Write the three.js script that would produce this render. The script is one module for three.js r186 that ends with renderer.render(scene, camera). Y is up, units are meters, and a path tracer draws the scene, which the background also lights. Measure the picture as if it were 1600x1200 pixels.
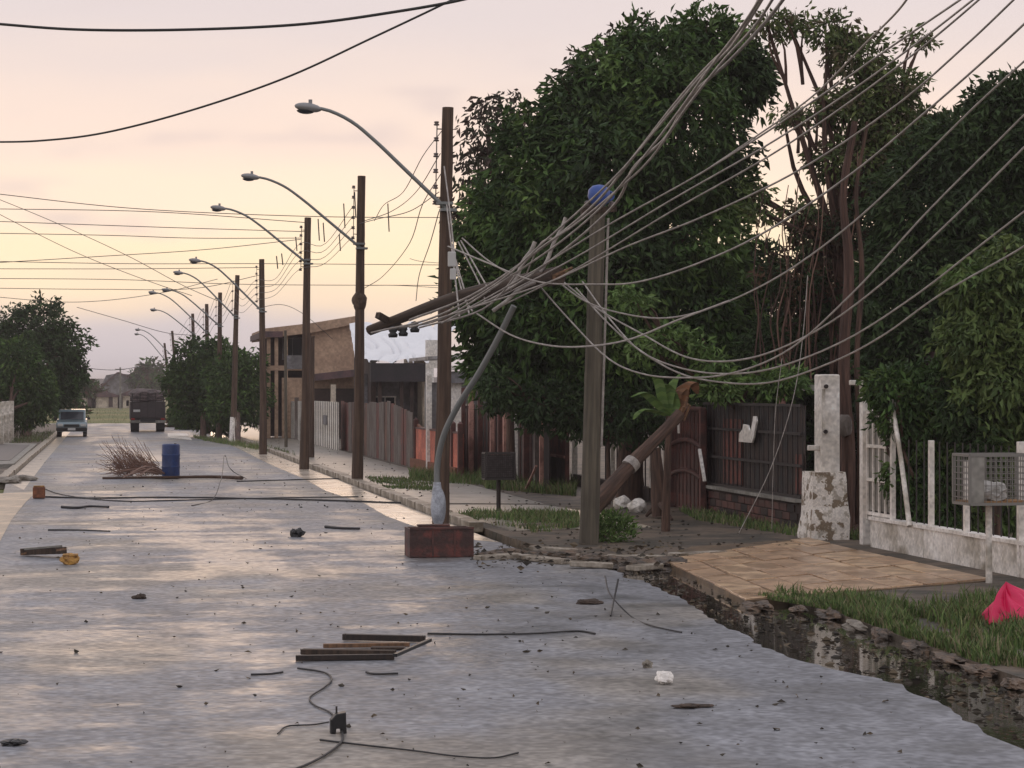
import * as THREE from 'three';
import { mergeGeometries } from 'three/addons/utils/BufferGeometryUtils.js';
import { RoundedBoxGeometry } from 'three/addons/geometries/RoundedBoxGeometry.js';

// ------------------------------------------------------------------ camera
const F = 3400, EYE = 2.5, VPX = 170, HOR = 610;          // focal length in photo pixels, eye height, vanishing point of the street
const YAW = Math.atan2(800 - VPX, F), PITCH = Math.atan2(HOR - 600, F);
const scene = new THREE.Scene();
const camera = new THREE.PerspectiveCamera(2 * Math.atan(600 / F) * 180 / Math.PI, 4 / 3, 0.5, 6000);
const fwd = new THREE.Vector3(Math.sin(YAW) * Math.cos(PITCH), Math.sin(PITCH), -Math.cos(YAW) * Math.cos(PITCH));
const rgt = new THREE.Vector3(Math.cos(YAW), 0, Math.sin(YAW));
const upv = new THREE.Vector3().crossVectors(rgt, fwd);
camera.position.set(0, EYE, 0);
camera.lookAt(fwd.x * 100, EYE + fwd.y * 100, fwd.z * 100);
camera.updateMatrixWorld();

// ------------------------------------------------------------------ noise and random numbers
function rng(seed) { let a = seed >>> 0; return () => { a |= 0; a = a + 0x6D2B79F5 | 0; let t = Math.imul(a ^ a >>> 15, 1 | a); t = t + Math.imul(t ^ t >>> 7, 61 | t) ^ t; return ((t ^ t >>> 14) >>> 0) / 4294967296; }; }
const R = rng(7);
const rr = (a, b) => a + (b - a) * R();
const clamp = (x, a = 0, b = 1) => Math.min(b, Math.max(a, x));
const mix = (a, b, t) => a + (b - a) * t;
const smooth = (a, b, x) => { const t = clamp((x - a) / (b - a)); return t * t * (3 - 2 * t); };
function hash(x, y, s) { let h = Math.imul(x, 374761393) + Math.imul(y, 668265263) + Math.imul(s, 2147483647 - 19); h = Math.imul(h ^ h >>> 13, 1274126177); return ((h ^ h >>> 16) >>> 0) / 4294967296; }
function pn(x, y, px, py, s = 0) {                              // periodic value noise
  const x0 = Math.floor(x), y0 = Math.floor(y), fx = x - x0, fy = y - y0, u = fx * fx * (3 - 2 * fx), v = fy * fy * (3 - 2 * fy);
  const w = (a, p) => ((a % p) + p) % p, a = w(x0, px), b = w(x0 + 1, px), c = w(y0, py), d = w(y0 + 1, py);
  return mix(mix(hash(a, c, s), hash(b, c, s), u), mix(hash(a, d, s), hash(b, d, s), u), v);
}
function fbm(u, v, px, py, oct = 4, s = 0) { let t = 0, a = 0.5, n = 0; for (let i = 0; i < oct; i++) { t += a * pn(u * px, v * py, px, py, s + i * 17); n += a; a *= 0.5; px *= 2; py *= 2; } return t / n; }
const s2l = (c) => c <= 0.04045 ? c / 12.92 : Math.pow((c + 0.055) / 1.055, 2.4);

// ------------------------------------------------------------------ sky: dawn haze with a peach band and low grey cloud
{
  const w = 2048, h = 1024, data = new Float32Array(w * h * 4);
  const warm = [[-90, 150, 140, 135], [-1, 200, 188, 182], [0, 222, 204, 196], [0.7, 206, 194, 192], [1.4, 216, 198, 188], [2.2, 239, 213, 186], [3.4, 250, 224, 188], [4.8, 247, 221, 196], [6.6, 234, 211, 196], [10, 212, 199, 197], [17, 212, 203, 204], [35, 208, 204, 209], [90, 204, 204, 212]];
  const cool = [[-90, 150, 145, 145], [-1, 172, 168, 172], [0, 196, 191, 194], [5, 204, 199, 202], [10, 208, 204, 208], [17, 208, 205, 210], [35, 206, 205, 212], [90, 204, 204, 213]];
  const ramp = (t, e) => { let i = 0; while (i < t.length - 2 && e > t[i + 1][0]) i++; const k = smooth(0, 1, (e - t[i][0]) / (t[i + 1][0] - t[i][0])); return [1, 2, 3].map(j => mix(t[i][j], t[i + 1][j], k)); };
  for (let j = 0; j < h; j++) for (let i = 0; i < w; i++) {
    const el = ((j + 0.5) / h - 0.5) * 180, a = ((i + 0.5) / w - 0.5) * 2 * Math.PI;      // a = atan2(z, x)
    let az = Math.atan2(Math.cos(a), -Math.sin(a)) * 180 / Math.PI;                          // degrees right of the street axis (-z)
    const sun = 7, dz = ((az - sun + 540) % 360) - 180, k = Math.exp(-(dz * dz) / (2 * 65 * 65));
    let n = fbm(i / w, j / h * 1.0, 64, 160, 4, 3), n2 = fbm(i / w, j / h, 150, 420, 3, 9);
    const e2 = el + (n - 0.5) * 2.2 * smooth(0, 3, el) * smooth(14, 5, el);
    const W = ramp(warm, e2), C = ramp(cool, e2);
    let c = [0, 1, 2].map(q => mix(C[q], W[q], k));
    // low bank of lilac-grey cloud, thickest towards the left of the street
    const bank = smooth(0.2, 0.6, el) * smooth(2.6, 1.5, el + (n - 0.5) * 1.8) * smooth(9, 2.5, az + (n2 - .5) * 4) * 0.75;
    c = [mix(c[0], 197, bank), mix(c[1], 187, bank), mix(c[2], 191, bank)];
    const wisp = smooth(0.55, 0.72, n2 * 0.45 + n * 0.55) * smooth(1.6, 3.4, el) * smooth(14, 6, el) * 0.6;
    c = [mix(c[0], 205, wisp), mix(c[1], 188, wisp), mix(c[2], 184, wisp)];
    const o = (j * w + i) * 4; data[o] = s2l(c[0] / 255); data[o + 1] = s2l(c[1] / 255); data[o + 2] = s2l(c[2] / 255); data[o + 3] = 1;
  }
  const t = new THREE.DataTexture(data, w, h, THREE.RGBAFormat, THREE.FloatType);
  t.mapping = THREE.EquirectangularReflectionMapping; t.magFilter = THREE.LinearFilter; t.minFilter = THREE.LinearFilter; t.wrapS = THREE.RepeatWrapping; t.needsUpdate = true;
  scene.background = t; scene.environment = t;
}
// the sun is down behind the houses: a weak, very wide glow low over the street
const sun = new THREE.DirectionalLight(0xffd9b4, 0.22);
{ const az = 7 * Math.PI / 180, el = 4 * Math.PI / 180, T = new THREE.Vector3(8, 0, -60); sun.position.set(T.x + Math.sin(az) * Math.cos(el) * 150, Math.sin(el) * 150, T.z - Math.cos(az) * Math.cos(el) * 150); sun.target.position.copy(T); }
sun.castShadow = true; sun.shadow.radius = 40; sun.shadow.mapSize.set(2048, 2048);
Object.assign(sun.shadow.camera, { left: -80, right: 80, top: 60, bottom: -60, near: 1, far: 400 });
scene.add(sun, sun.target);
const renderer = new THREE.WebGLRenderer({ antialias: true });
renderer.toneMapping = THREE.LinearToneMapping;
renderer.toneMappingExposure = 1.28;
renderer.shadowMap.enabled = true;

// ------------------------------------------------------------------ survey helpers: from measured bearings to places in metres
const V = (x, y, z) => new THREE.Vector3(x, y, z);
function ray(px, py) { return fwd.clone().addScaledVector(rgt, (px - 800) / F).addScaledVector(upv, (600 - py) / F); }
function G(px, py, h = 0) { const r = ray(px, py), t = (h - EYE) / r.y; return V(r.x * t, h, r.z * t); }       // point of the ground (or a level h)
function AT(px, py, Z) { const r = ray(px, py), t = -Z / r.z; return V(r.x * t, EYE + r.y * t, -Z); }            // point at distance Z down the street
function XP(px, py, X) { const r = ray(px, py), t = X / r.x; return V(X, EYE + r.y * t, r.z * t); }              // point on the fence line x = X
const ZD = (d) => F * EYE / d;                                                                             // distance of ground d pixels under the horizon
const zAt = (px, X) => XP(px, 640, X).z;

// ------------------------------------------------------------------ textures
function tex(size, fn, metres = 1, srgb = true) {
  const [w, h] = Array.isArray(size) ? size : [size, size], d = new Uint8Array(w * h * 4);
  for (let j = 0; j < h; j++) for (let i = 0; i < w; i++) { const c = fn((i + 0.5) / w, (j + 0.5) / h), o = (j * w + i) * 4; d[o] = clamp(c[0]) * 255; d[o + 1] = clamp(c[1]) * 255; d[o + 2] = clamp(c[2]) * 255; d[o + 3] = 255; }
  const t = new THREE.DataTexture(d, w, h); t.wrapS = t.wrapT = THREE.RepeatWrapping; t.magFilter = THREE.LinearFilter; t.minFilter = THREE.LinearMipmapLinearFilter; t.generateMipmaps = true;
  if (srgb) t.colorSpace = THREE.SRGBColorSpace;
  const [mx, my] = Array.isArray(metres) ? metres : [metres, metres]; t.repeat.set(1 / mx, 1 / my); t.needsUpdate = true; return t;
}
const grey = (v) => [v, v, v];
// two-tone speckle: base colour a (sRGB 0..255), blotches of colour b
function blotch(a, b, px, amount = 0.5, seed = 0, metres = 2, size = 256, py = px) {
  return tex(size, (u, v) => { const n = fbm(u, v, px, py, 5, seed), f = fbm(u, v, px * 8, py * 8, 2, seed + 50), k = clamp(smooth(0.5 - 0.22, 0.5 + 0.22, n) * amount * 2 * 0.6); return [0, 1, 2].map(q => (mix(a[q], b[q], k) * (0.86 + 0.28 * f)) / 255); }, metres);
}
function bump(px, py, seed, metres, size = 256, oct = 4) { return tex(size, (u, v) => grey(fbm(u, v, px, py, oct, seed)), metres, false); }
const bumpFine = bump(24, 24, 5, 1), bumpMid = bump(8, 8, 6, 2), bumpGrain = bump(40, 3, 8, 1);
function M(o) { return new THREE.MeshStandardMaterial({ side: THREE.DoubleSide, ...o }); }
const rgb = (r, g, b) => new THREE.Color().setRGB(r / 255, g / 255, b / 255, THREE.SRGBColorSpace);
const mat = {
  concrete: M({ map: blotch([150, 146, 138], [104, 100, 92], 6, 0.6, 1, 3), roughness: 0.7, bumpMap: bumpMid, bumpScale: 0.01 }),
  wetConcrete: M({ map: blotch([138, 132, 122], [92, 86, 76], 5, 0.7, 2, 4), roughness: 0.36, bumpMap: bumpMid, bumpScale: 0.012 }),
  kerb: M({ map: blotch([174, 164, 150], [98, 86, 70], 6, 0.7, 3, 1.5), roughness: 0.5, bumpMap: bumpFine, bumpScale: 0.008 }),
  dirt: M({ map: blotch([98, 84, 70], [62, 56, 46], 9, 0.9, 4, 4, 512), roughness: 0.7, bumpMap: bumpMid, bumpScale: 0.05 }),
  field: M({ map: blotch([102, 106, 58], [140, 126, 84], 7, 0.9, 5, 40, 512), roughness: 0.95, bumpMap: bumpMid, bumpScale: 0.05 }),
  white: M({ map: blotch([238, 232, 225], [192, 182, 168], 5, 0.45, 6, 2), roughness: 0.65, bumpMap: bumpFine, bumpScale: 0.004 }),
  whiteGrime: M({ map: blotch([226, 219, 210], [150, 140, 124], 5, 0.75, 7, 1.6, 256), roughness: 0.7, bumpMap: bumpFine, bumpScale: 0.006 }),
  pole: M({ map: tex([128, 512], (u, v) => { const n = fbm(u, v, 24, 4, 4, 11), b = fbm(u, v, 4, 8, 3, 12); const k = 0.62 + 0.5 * n; return [mix(82, 104, b) * k / 255, mix(62, 84, b) * k / 255, mix(50, 68, b) * k / 255]; }, [1, 3]), roughness: 0.85, bumpMap: bumpGrain, bumpScale: 0.02 }),
  greyPole: M({ map: tex([128, 512], (u, v) => { const n = fbm(u, v, 20, 5, 4, 14), b = fbm(u, v, 3, 10, 3, 15), k = 0.65 + 0.5 * n; return [mix(92, 112, b) * k / 255, mix(84, 104, b) * k / 255, mix(72, 88, b) * k / 255]; }, [1, 3]), roughness: 0.85, bumpMap: bumpGrain, bumpScale: 0.02 }),
  darkWood: M({ map: tex([128, 256], (u, v) => { const n = fbm(u, v, 20, 3, 4, 17); const k = 0.5 + 0.7 * n; return [74 * k / 255, 58 * k / 255, 46 * k / 255]; }, [0.6, 2]), roughness: 0.8, bumpMap: bumpGrain, bumpScale: 0.01 }),
  bareWood: M({ map: tex([128, 256], (u, v) => { const n = fbm(u, v, 24, 3, 4, 19); const k = 0.55 + 0.6 * n; return [132 * k / 255, 96 * k / 255, 66 * k / 255]; }, [0.5, 2]), roughness: 0.6 }),
  brownFence: M({ map: blotch([112, 78, 62], [76, 60, 54], 6, 0.8, 21, [2, 4]), roughness: 0.75 }),
  greyFence: M({ map: blotch([112, 104, 98], [84, 72, 64], 6, 0.8, 22, [2, 4]), roughness: 0.75 }),
  redWall: M({ map: blotch([206, 118, 94], [150, 84, 68], 5, 0.6, 23, 2), roughness: 0.75 }),
  pink: M({ map: blotch([186, 140, 126], [120, 84, 74], 5, 0.6, 24, 1.5), roughness: 0.7 }),
  maroon: M({ map: blotch([98, 58, 50], [62, 42, 38], 6, 0.7, 25, 1.5), roughness: 0.6 }),
  darkGate: M({ map: blotch([54, 52, 52], [74, 56, 48], 6, 0.6, 26, 1.5), roughness: 0.6, metalness: 0.2 }),
  rustGate: M({ map: blotch([112, 60, 50], [70, 48, 42], 6, 0.7, 27, 1.2), roughness: 0.65 }),
  tanWall: M({ map: blotch([178, 150, 126], [148, 122, 102], 5, 0.5, 28, 4), roughness: 0.85 }),
  creamWall: M({ map: blotch([190, 178, 160], [140, 128, 114], 5, 0.6, 29, 3), roughness: 0.85 }),
  greyWall: M({ map: blotch([128, 126, 128], [92, 88, 86], 5, 0.6, 30, 3), roughness: 0.85 }),
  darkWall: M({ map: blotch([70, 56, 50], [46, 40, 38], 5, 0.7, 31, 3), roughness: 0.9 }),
  purpleRoof: M({ map: blotch([96, 72, 72], [66, 54, 56], 6, 0.7, 32, 2), roughness: 0.7 }),
  darkRoof: M({ map: blotch([52, 46, 48], [36, 34, 36], 6, 0.7, 33, 2), roughness: 0.6 }),
  zincRoof: M({ map: blotch([176, 172, 172], [130, 124, 120], 6, 0.6, 34, 2), roughness: 0.45, metalness: 0.3 }),
  tarp: M({ color: rgb(236, 236, 238), roughness: 0.5 }),
  glass: M({ color: rgb(40, 44, 50), roughness: 0.12 }),
  steel: M({ color: rgb(128, 130, 128), roughness: 0.5, metalness: 0.5, bumpMap: bumpFine, bumpScale: 0.002 }),
  lampGrey: M({ color: rgb(142, 140, 140), roughness: 0.45, metalness: 0.2 }),
  lampPale: M({ map: blotch([178, 182, 190], [130, 132, 138], 5, 0.6, 37, 0.5), roughness: 0.4 }),
  ceramic: M({ color: rgb(96, 84, 80), roughness: 0.35 }),
  black: M({ color: rgb(26, 25, 26), roughness: 0.45 }),
  rubber: M({ color: rgb(30, 29, 29), roughness: 0.8 }),
  cable: M({ color: rgb(44, 42, 42), roughness: 0.55 }),
  greyCable: M({ map: blotch([168, 160, 152], [120, 112, 106], 6, 0.6, 38, 0.6), roughness: 0.55 }),
  blue: M({ map: blotch([38, 62, 112], [30, 46, 84], 5, 0.6, 39, 0.7), roughness: 0.4 }),
  brightBlue: M({ color: rgb(46, 78, 150), roughness: 0.4 }),
  boxRed: M({ map: blotch([104, 54, 46], [58, 38, 34], 7, 0.8, 40, 0.8), roughness: 0.6, bumpMap: bumpFine, bumpScale: 0.006 }),
  ochre: M({ map: blotch([186, 140, 70], [116, 82, 46], 6, 0.7, 41, 0.4), roughness: 0.7 }),
  brick: M({ map: blotch([140, 84, 54], [96, 60, 42], 6, 0.7, 42, 0.4), roughness: 0.75 }),
  mud: M({ map: blotch([104, 84, 66], [62, 54, 46], 8, 0.8, 43, 0.8), roughness: 0.6, bumpMap: bumpFine, bumpScale: 0.02 }),
  wetWood: M({ map: tex([128, 256], (u, v) => { const n = fbm(u, v, 20, 3, 4, 18); const k = 0.45 + 0.7 * n; return [52 * k / 255, 38 * k / 255, 30 * k / 255]; }, [0.6, 2]), roughness: 0.6 }),
  twig: M({ color: rgb(126, 96, 82), roughness: 0.85 }),
  bark: M({ map: tex([128, 256], (u, v) => { const n = fbm(u, v, 16, 4, 4, 44), k = 0.5 + 0.8 * n; return [92 * k / 255, 70 * k / 255, 58 * k / 255]; }, [0.8, 1.6]), roughness: 0.9, bumpMap: bumpGrain, bumpScale: 0.03 }),
  redBark: M({ map: tex([128, 256], (u, v) => { const n = fbm(u, v, 16, 4, 4, 46), k = 0.5 + 0.8 * n; return [94 * k / 255, 70 * k / 255, 60 * k / 255]; }, [0.8, 1.6]), roughness: 0.9, bumpMap: bumpGrain, bumpScale: 0.03 }),
  bag: M({ color: rgb(214, 26, 84), roughness: 0.45, bumpMap: bump(6, 6, 47, 0.6), bumpScale: 0.015 }),
  litterBag: M({ color: rgb(176, 172, 166), roughness: 0.5, bumpMap: bump(8, 8, 48, 0.3), bumpScale: 0.01 }),
  basketWire: M({ color: rgb(132, 128, 122), roughness: 0.55, metalness: 0.3 }),
  darkMetal: M({ color: rgb(58, 52, 50), roughness: 0.6, metalness: 0.3 }),
  tray: M({ color: rgb(150, 112, 70), roughness: 0.7 }),
  carPaint: new THREE.MeshPhysicalMaterial({ color: rgb(112, 128, 134), roughness: 0.35, metalness: 0.3, clearcoat: 0.6, side: THREE.DoubleSide }),
  truck: M({ map: blotch([62, 52, 52], [44, 40, 42], 5, 0.6, 49, 2), roughness: 0.6 }),
  cargo: M({ map: blotch([104, 90, 88], [60, 52, 52], 8, 0.8, 50, 1.5), roughness: 0.85, bumpMap: bumpMid, bumpScale: 0.1 }),
  red: M({ color: rgb(140, 30, 26), roughness: 0.3 }),
  plate: M({ color: rgb(190, 188, 184), roughness: 0.5 }),
  stone: M({ map: blotch([138, 130, 118], [84, 76, 66], 6, 0.7, 51, 0.5), roughness: 0.6 }),
};
const leafMat = new THREE.MeshPhysicalMaterial({ vertexColors: true, roughness: 0.72, specularIntensity: 0.5, side: THREE.DoubleSide, transmission: 0.12, thickness: 0 });
const grassMat = M({ vertexColors: true, roughness: 0.8 });

// ------------------------------------------------------------------ building helpers
const taken = new Map();
function numbered(n) { const k = taken.get(n) || 0; taken.set(n, k + 1); return k ? n + '_' + String(k).padStart(3, '0') : n; }
function metric(g) {                                              // uv in metres from the face direction
  g = g.index ? g.toNonIndexed() : g; if (!g.attributes.normal) g.computeVertexNormals();
  const p = g.attributes.position, uv = new Float32Array(p.count * 2), A = V(0, 0, 0), B = V(0, 0, 0), C = V(0, 0, 0);
  for (let i = 0; i < p.count; i += 3) {
    A.fromBufferAttribute(p, i); B.fromBufferAttribute(p, i + 1).sub(A); C.fromBufferAttribute(p, i + 2).sub(A); B.cross(C);
    const ax = Math.abs(B.x), ay = Math.abs(B.y), az = Math.abs(B.z);
    for (let k = 0; k < 3; k++) { const x = p.getX(i + k), y = p.getY(i + k), z = p.getZ(i + k), o = (i + k) * 2; if (ay >= ax && ay >= az) { uv[o] = x; uv[o + 1] = z; } else if (ax >= az) { uv[o] = z; uv[o + 1] = y; } else { uv[o] = x; uv[o + 1] = y; } }
  }
  g.setAttribute('uv', new THREE.BufferAttribute(uv, 2)); return g;
}
function join(gs) { gs = (Array.isArray(gs) ? gs : [gs]).map(g => g.index ? g.toNonIndexed() : g); for (const g of gs) for (const k of Object.keys(g.attributes)) if (!['position', 'normal', 'uv', 'color'].includes(k)) g.deleteAttribute(k); return gs.length > 1 ? mergeGeometries(gs) : gs[0]; }
function mesh(name, gs, m, parent = scene) {                        // geometry in world metres; moved to the parent's own frame
  const g = join(gs), o = new THREE.Mesh(g, m); o.castShadow = o.receiveShadow = true;
  if (parent === scene) { o.name = numbered(name); }
  else { o.name = name; const q = V(0, 0, 0); for (let p = parent; p && p !== scene; p = p.parent) q.add(p.position); g.translate(-q.x, -q.y, -q.z); }
  parent.add(o); return o;
}
function thing(name, label, category, p = V(0, 0, 0), group) { const o = new THREE.Group(); o.name = numbered(name); o.position.copy(p); o.userData = { label, category }; if (group) o.userData.group = group; scene.add(o); return o; }
function tag(o, label, category, group) { o.userData = { label, category }; if (group) o.userData.group = group; return o; }
function struct(name, gs, m) { const o = mesh(name, gs, m); o.userData = { kind: 'structure' }; return o; }
function stuff(name, gs, m, label, category) { const o = mesh(name, gs, m); o.userData = { kind: 'stuff', label, category }; return o; }
const box = (cx, cy, cz, w, h, d) => metric(new THREE.BoxGeometry(w, h, d).translate(cx, cy, cz));
const rbox = (cx, cy, cz, w, h, d, r = 0.02) => metric(new RoundedBoxGeometry(w, h, d, 2, Math.min(r, w / 2.2, h / 2.2, d / 2.2)).translate(cx, cy, cz));
function bar(a, b, w, h = w, r = 0) {                             // a square bar from a to b (w sideways, h upwards)
  const d = b.clone().sub(a), L = d.length(), g = r ? new RoundedBoxGeometry(w, h, L, 2, r) : new THREE.BoxGeometry(w, h, L), o = new THREE.Object3D(), gg = metric(g);
  o.position.copy(a).addScaledVector(d, 0.5); o.up.set(0, 1, 0); if (Math.abs(d.y) > 0.98 * L) o.up.set(0, 0, 1); o.lookAt(b); o.updateMatrix(); return gg.applyMatrix4(o.matrix);
}
function tube(pts, r0, r1 = r0, rs = 6, n = 0, wob = 0) {            // tapered tube through points, capped
  const c = new THREE.CatmullRomCurve3(pts, false, 'centripetal'), N = n || Math.max(2, pts.length * 4), pos = [], nor = [], uv = [], idx = [];
  const fr = c.computeFrenetFrames(N, false), L = c.getLength();
  for (let i = 0; i <= N; i++) { const t = i / N, p = c.getPointAt(t), r = mix(r0, r1, t); for (let j = 0; j <= rs; j++) { const a = j / rs * Math.PI * 2, k = r * (1 + wob * (pn(j % rs * 1.3 + 7, t * L * 2.2, 64, 64, 5) - 0.5)), v = fr.normals[i].clone().multiplyScalar(Math.cos(a)).addScaledVector(fr.binormals[i], Math.sin(a)); pos.push(p.x + v.x * k, p.y + v.y * k, p.z + v.z * k); nor.push(v.x, v.y, v.z); uv.push(j / rs * Math.PI * 2 * r0, t * L); } }
  for (let i = 0; i < N; i++) for (let j = 0; j < rs; j++) { const a = i * (rs + 1) + j, b = a + rs + 1; idx.push(a, a + 1, b, b, a + 1, b + 1); }
  for (const [i, s] of [[0, -1], [N, 1]]) { const t = fr.tangents[i], p = c.getPointAt(i / N), k = pos.length / 3; pos.push(p.x, p.y, p.z); nor.push(t.x * s, t.y * s, t.z * s); uv.push(0, 0); for (let j = 0; j <= rs; j++) { const q = (i * (rs + 1) + j) * 3; pos.push(pos[q], pos[q + 1], pos[q + 2]); nor.push(t.x * s, t.y * s, t.z * s); uv.push(j / rs, 0); } for (let j = 0; j < rs; j++) s > 0 ? idx.push(k, k + 1 + j, k + 2 + j) : idx.push(k, k + 2 + j, k + 1 + j); }
  const g = new THREE.BufferGeometry(); g.setAttribute('position', new THREE.Float32BufferAttribute(pos, 3)); g.setAttribute('normal', new THREE.Float32BufferAttribute(nor, 3)); g.setAttribute('uv', new THREE.Float32BufferAttribute(uv, 2)); g.setIndex(idx); return g.toNonIndexed();
}
function lathe(prof, p, n = 16) { return new THREE.LatheGeometry(prof.map(([r, y]) => new THREE.Vector2(r, y)), n).translate(p.x, p.y, p.z).toNonIndexed(); }
function slab(poly, top, depth, bevel = 0) {                         // polygon of [x, z] as a level slab, top at height `top`
  const s = new THREE.Shape(poly.map(([x, z]) => new THREE.Vector2(x, -z)));
  const g = new THREE.ExtrudeGeometry(s, { depth: depth - 2 * bevel, bevelEnabled: bevel > 0, bevelThickness: bevel, bevelSize: bevel, bevelOffset: -bevel, bevelSegments: 1 });
  g.rotateX(-Math.PI / 2); g.translate(0, top - depth + bevel, 0); return metric(g);
}
function sheet(poly, y) { const s = new THREE.Shape(poly.map(([x, z]) => new THREE.Vector2(x, -z))); return metric(new THREE.ShapeGeometry(s).rotateX(-Math.PI / 2).translate(0, y, 0)); }
function lump(p, rx, ry, rz, seed, amp = 0.35, det = 3) {             // rough stone, clod or crumpled thing
  const g = new THREE.IcosahedronGeometry(1, det), a = g.attributes.position;
  for (let i = 0; i < a.count; i++) { const x = a.getX(i), y = a.getY(i), z = a.getZ(i), k = 1 + amp * (pn(x * 2 + 20, y * 2 + z * 1.7 + 20, 64, 64, seed) - 0.5) + amp * 0.6 * (pn(x * 5 + 20, z * 5 + y * 4 + 20, 64, 64, seed + 3) - 0.5); a.setXYZ(i, p.x + x * k * rx, p.y + y * k * ry, p.z + z * k * rz); }
  g.computeVertexNormals(); return metric(g);
}
const xz = (p) => [p.x, p.z];

// ------------------------------------------------------------------ leaves and grass
class Leaves {
  constructor(seed) { this.r = rng(seed); this.p = []; this.c = []; }
  leaf(b, d, L, W, col) {
    const r = this.r, s = V(r() - 0.5, r() - 0.5, r() - 0.5).cross(d).normalize(), n = V(0, 0, 0).crossVectors(d, s), m = b.clone().addScaledVector(d, L * 0.45), t = b.clone().addScaledVector(d, L).addScaledVector(n, -L * 0.12);
    const l = m.clone().addScaledVector(s, W).addScaledVector(n, W * 0.4), q = m.clone().addScaledVector(s, -W).addScaledVector(n, W * 0.4);
    for (const v of [b, l, t, b, t, q]) { this.p.push(v.x, v.y, v.z); this.c.push(col[0], col[1], col[2]); }
  }
  clump(c, out, n, L, col, droop = 0.5, spread = 0.16, wid = 0.2) {
    const r = this.r;
    for (let i = 0; i < n; i++) { const d = V(r() * 2 - 1, r() * 2 - 1 - droop, r() * 2 - 1).addScaledVector(out, 0.7).normalize(), k = 0.55 + 0.75 * r(), q = 0.7 + 0.6 * r(); this.leaf(V(c.x + (r() - 0.5) * spread * 2, c.y + (r() - 0.5) * spread * 2, c.z + (r() - 0.5) * spread * 2), d, L * k, L * k * wid, [col[0] * q, col[1] * q, col[2] * q]); }
  }
  blob(c, rx, ry, rz, n, L, cols, o = {}) {
    const r = this.r;
    for (let i = 0; i < n; i++) {
      const y = 2 * r() - 1, a = r() * 2 * Math.PI, h = Math.sqrt(1 - y * y), out = V(h * Math.cos(a), y, h * Math.sin(a));
      const nz = 0.72 + 0.5 * pn(out.x * 2.3 + 9, out.y * 2.3 + out.z * 2.1 + 9, 64, 64, o.seed || 1), k = (r() < (o.shell ?? 0.72) ? 0.78 + 0.27 * r() + (r() < 0.13 ? 0.36 * r() * r() : 0) : Math.cbrt(r()) * 0.85) * nz;
      const cx = c.x + out.x * rx, cy = c.y + out.y * ry, cz = c.z + out.z * rz, fresh = pn(cx * 1.1 + 50, cy * 1.1 + cz * 0.8 + 50, 256, 256, 91), pal = o.fresh && fresh > 0.68 ? LIGHTS : fresh < 0.3 && o.fresh ? DARKS : cols, col = pal[Math.floor(r() * pal.length)];
      this.clump(V(c.x + out.x * rx * k, c.y + out.y * ry * k, c.z + out.z * rz * k), out, o.n || 12, L, col, o.droop ?? 0.5, o.spread ?? L * 0.9, o.wid ?? 0.2);
    }
  }
  geo() { const g = new THREE.BufferGeometry(); g.setAttribute('position', new THREE.Float32BufferAttribute(this.p, 3)); g.setAttribute('color', new THREE.Float32BufferAttribute(this.c, 3)); g.setAttribute('uv', new THREE.Float32BufferAttribute(new Float32Array(this.p.length / 3 * 2), 2)); g.computeVertexNormals(); return g; }
}
function grass(inside, n, h0, h1, cols, y, seed, lean = 0.5) {
  const r = rng(seed), p = [], c = [];
  for (let i = 0; i < n; i++) {
    const q = inside(r); if (!q) continue; const a = r() * 6.28, h = mix(h0, h1, r() * r()), w = 0.006 + 0.006 * r(), lx = (r() - 0.5) * 2 * lean * h, lz = (r() - 0.5) * 2 * lean * h, col = cols[Math.floor(r() * cols.length)], k = 0.75 + 0.5 * r(), dx = Math.cos(a) * w, dz = Math.sin(a) * w, yy = q[2] ?? y;
    const A = [q[0] - dx, yy, q[1] - dz], B = [q[0] + dx, yy, q[1] + dz], m0 = [q[0] + lx * 0.35 - dx * 0.8, yy + h * 0.6, q[1] + lz * 0.35 - dz * 0.8], m1 = [q[0] + lx * 0.35 + dx * 0.8, yy + h * 0.6, q[1] + lz * 0.35 + dz * 0.8], T = [q[0] + lx, yy + h, q[1] + lz];
    for (const v of [A, B, m1, A, m1, m0, m0, m1, T]) { p.push(...v); c.push(col[0] * k, col[1] * k, col[2] * k); }
  }
  const g = new THREE.BufferGeometry(); g.setAttribute('position', new THREE.Float32BufferAttribute(p, 3)); g.setAttribute('color', new THREE.Float32BufferAttribute(c, 3)); g.setAttribute('uv', new THREE.Float32BufferAttribute(new Float32Array(p.length / 3 * 2), 2)); g.computeVertexNormals(); return g;
}
const GREENS = [[0.05, 0.098, 0.022], [0.034, 0.066, 0.018], [0.064, 0.12, 0.026], [0.038, 0.074, 0.022], [0.08, 0.13, 0.03], [0.044, 0.08, 0.02]];
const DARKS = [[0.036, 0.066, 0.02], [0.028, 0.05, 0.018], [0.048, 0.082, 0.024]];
const LIGHTS = [[0.1, 0.17, 0.042], [0.125, 0.2, 0.048], [0.08, 0.14, 0.038], [0.14, 0.21, 0.065]];
const BROWNS = [[0.11, 0.062, 0.035], [0.08, 0.06, 0.035], [0.06, 0.075, 0.03]];
const GRASS = [[0.08, 0.14, 0.03], [0.12, 0.18, 0.045], [0.06, 0.1, 0.025], [0.15, 0.18, 0.06], [0.2, 0.17, 0.09]];

// ================================================================== SETTING
const FAR = -160;                                                  // the street ends at a field
struct('ground', metric(new THREE.PlaneGeometry(6000, 6000).rotateX(-Math.PI / 2).translate(0, -0.16, -1000)), mat.field);

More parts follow.
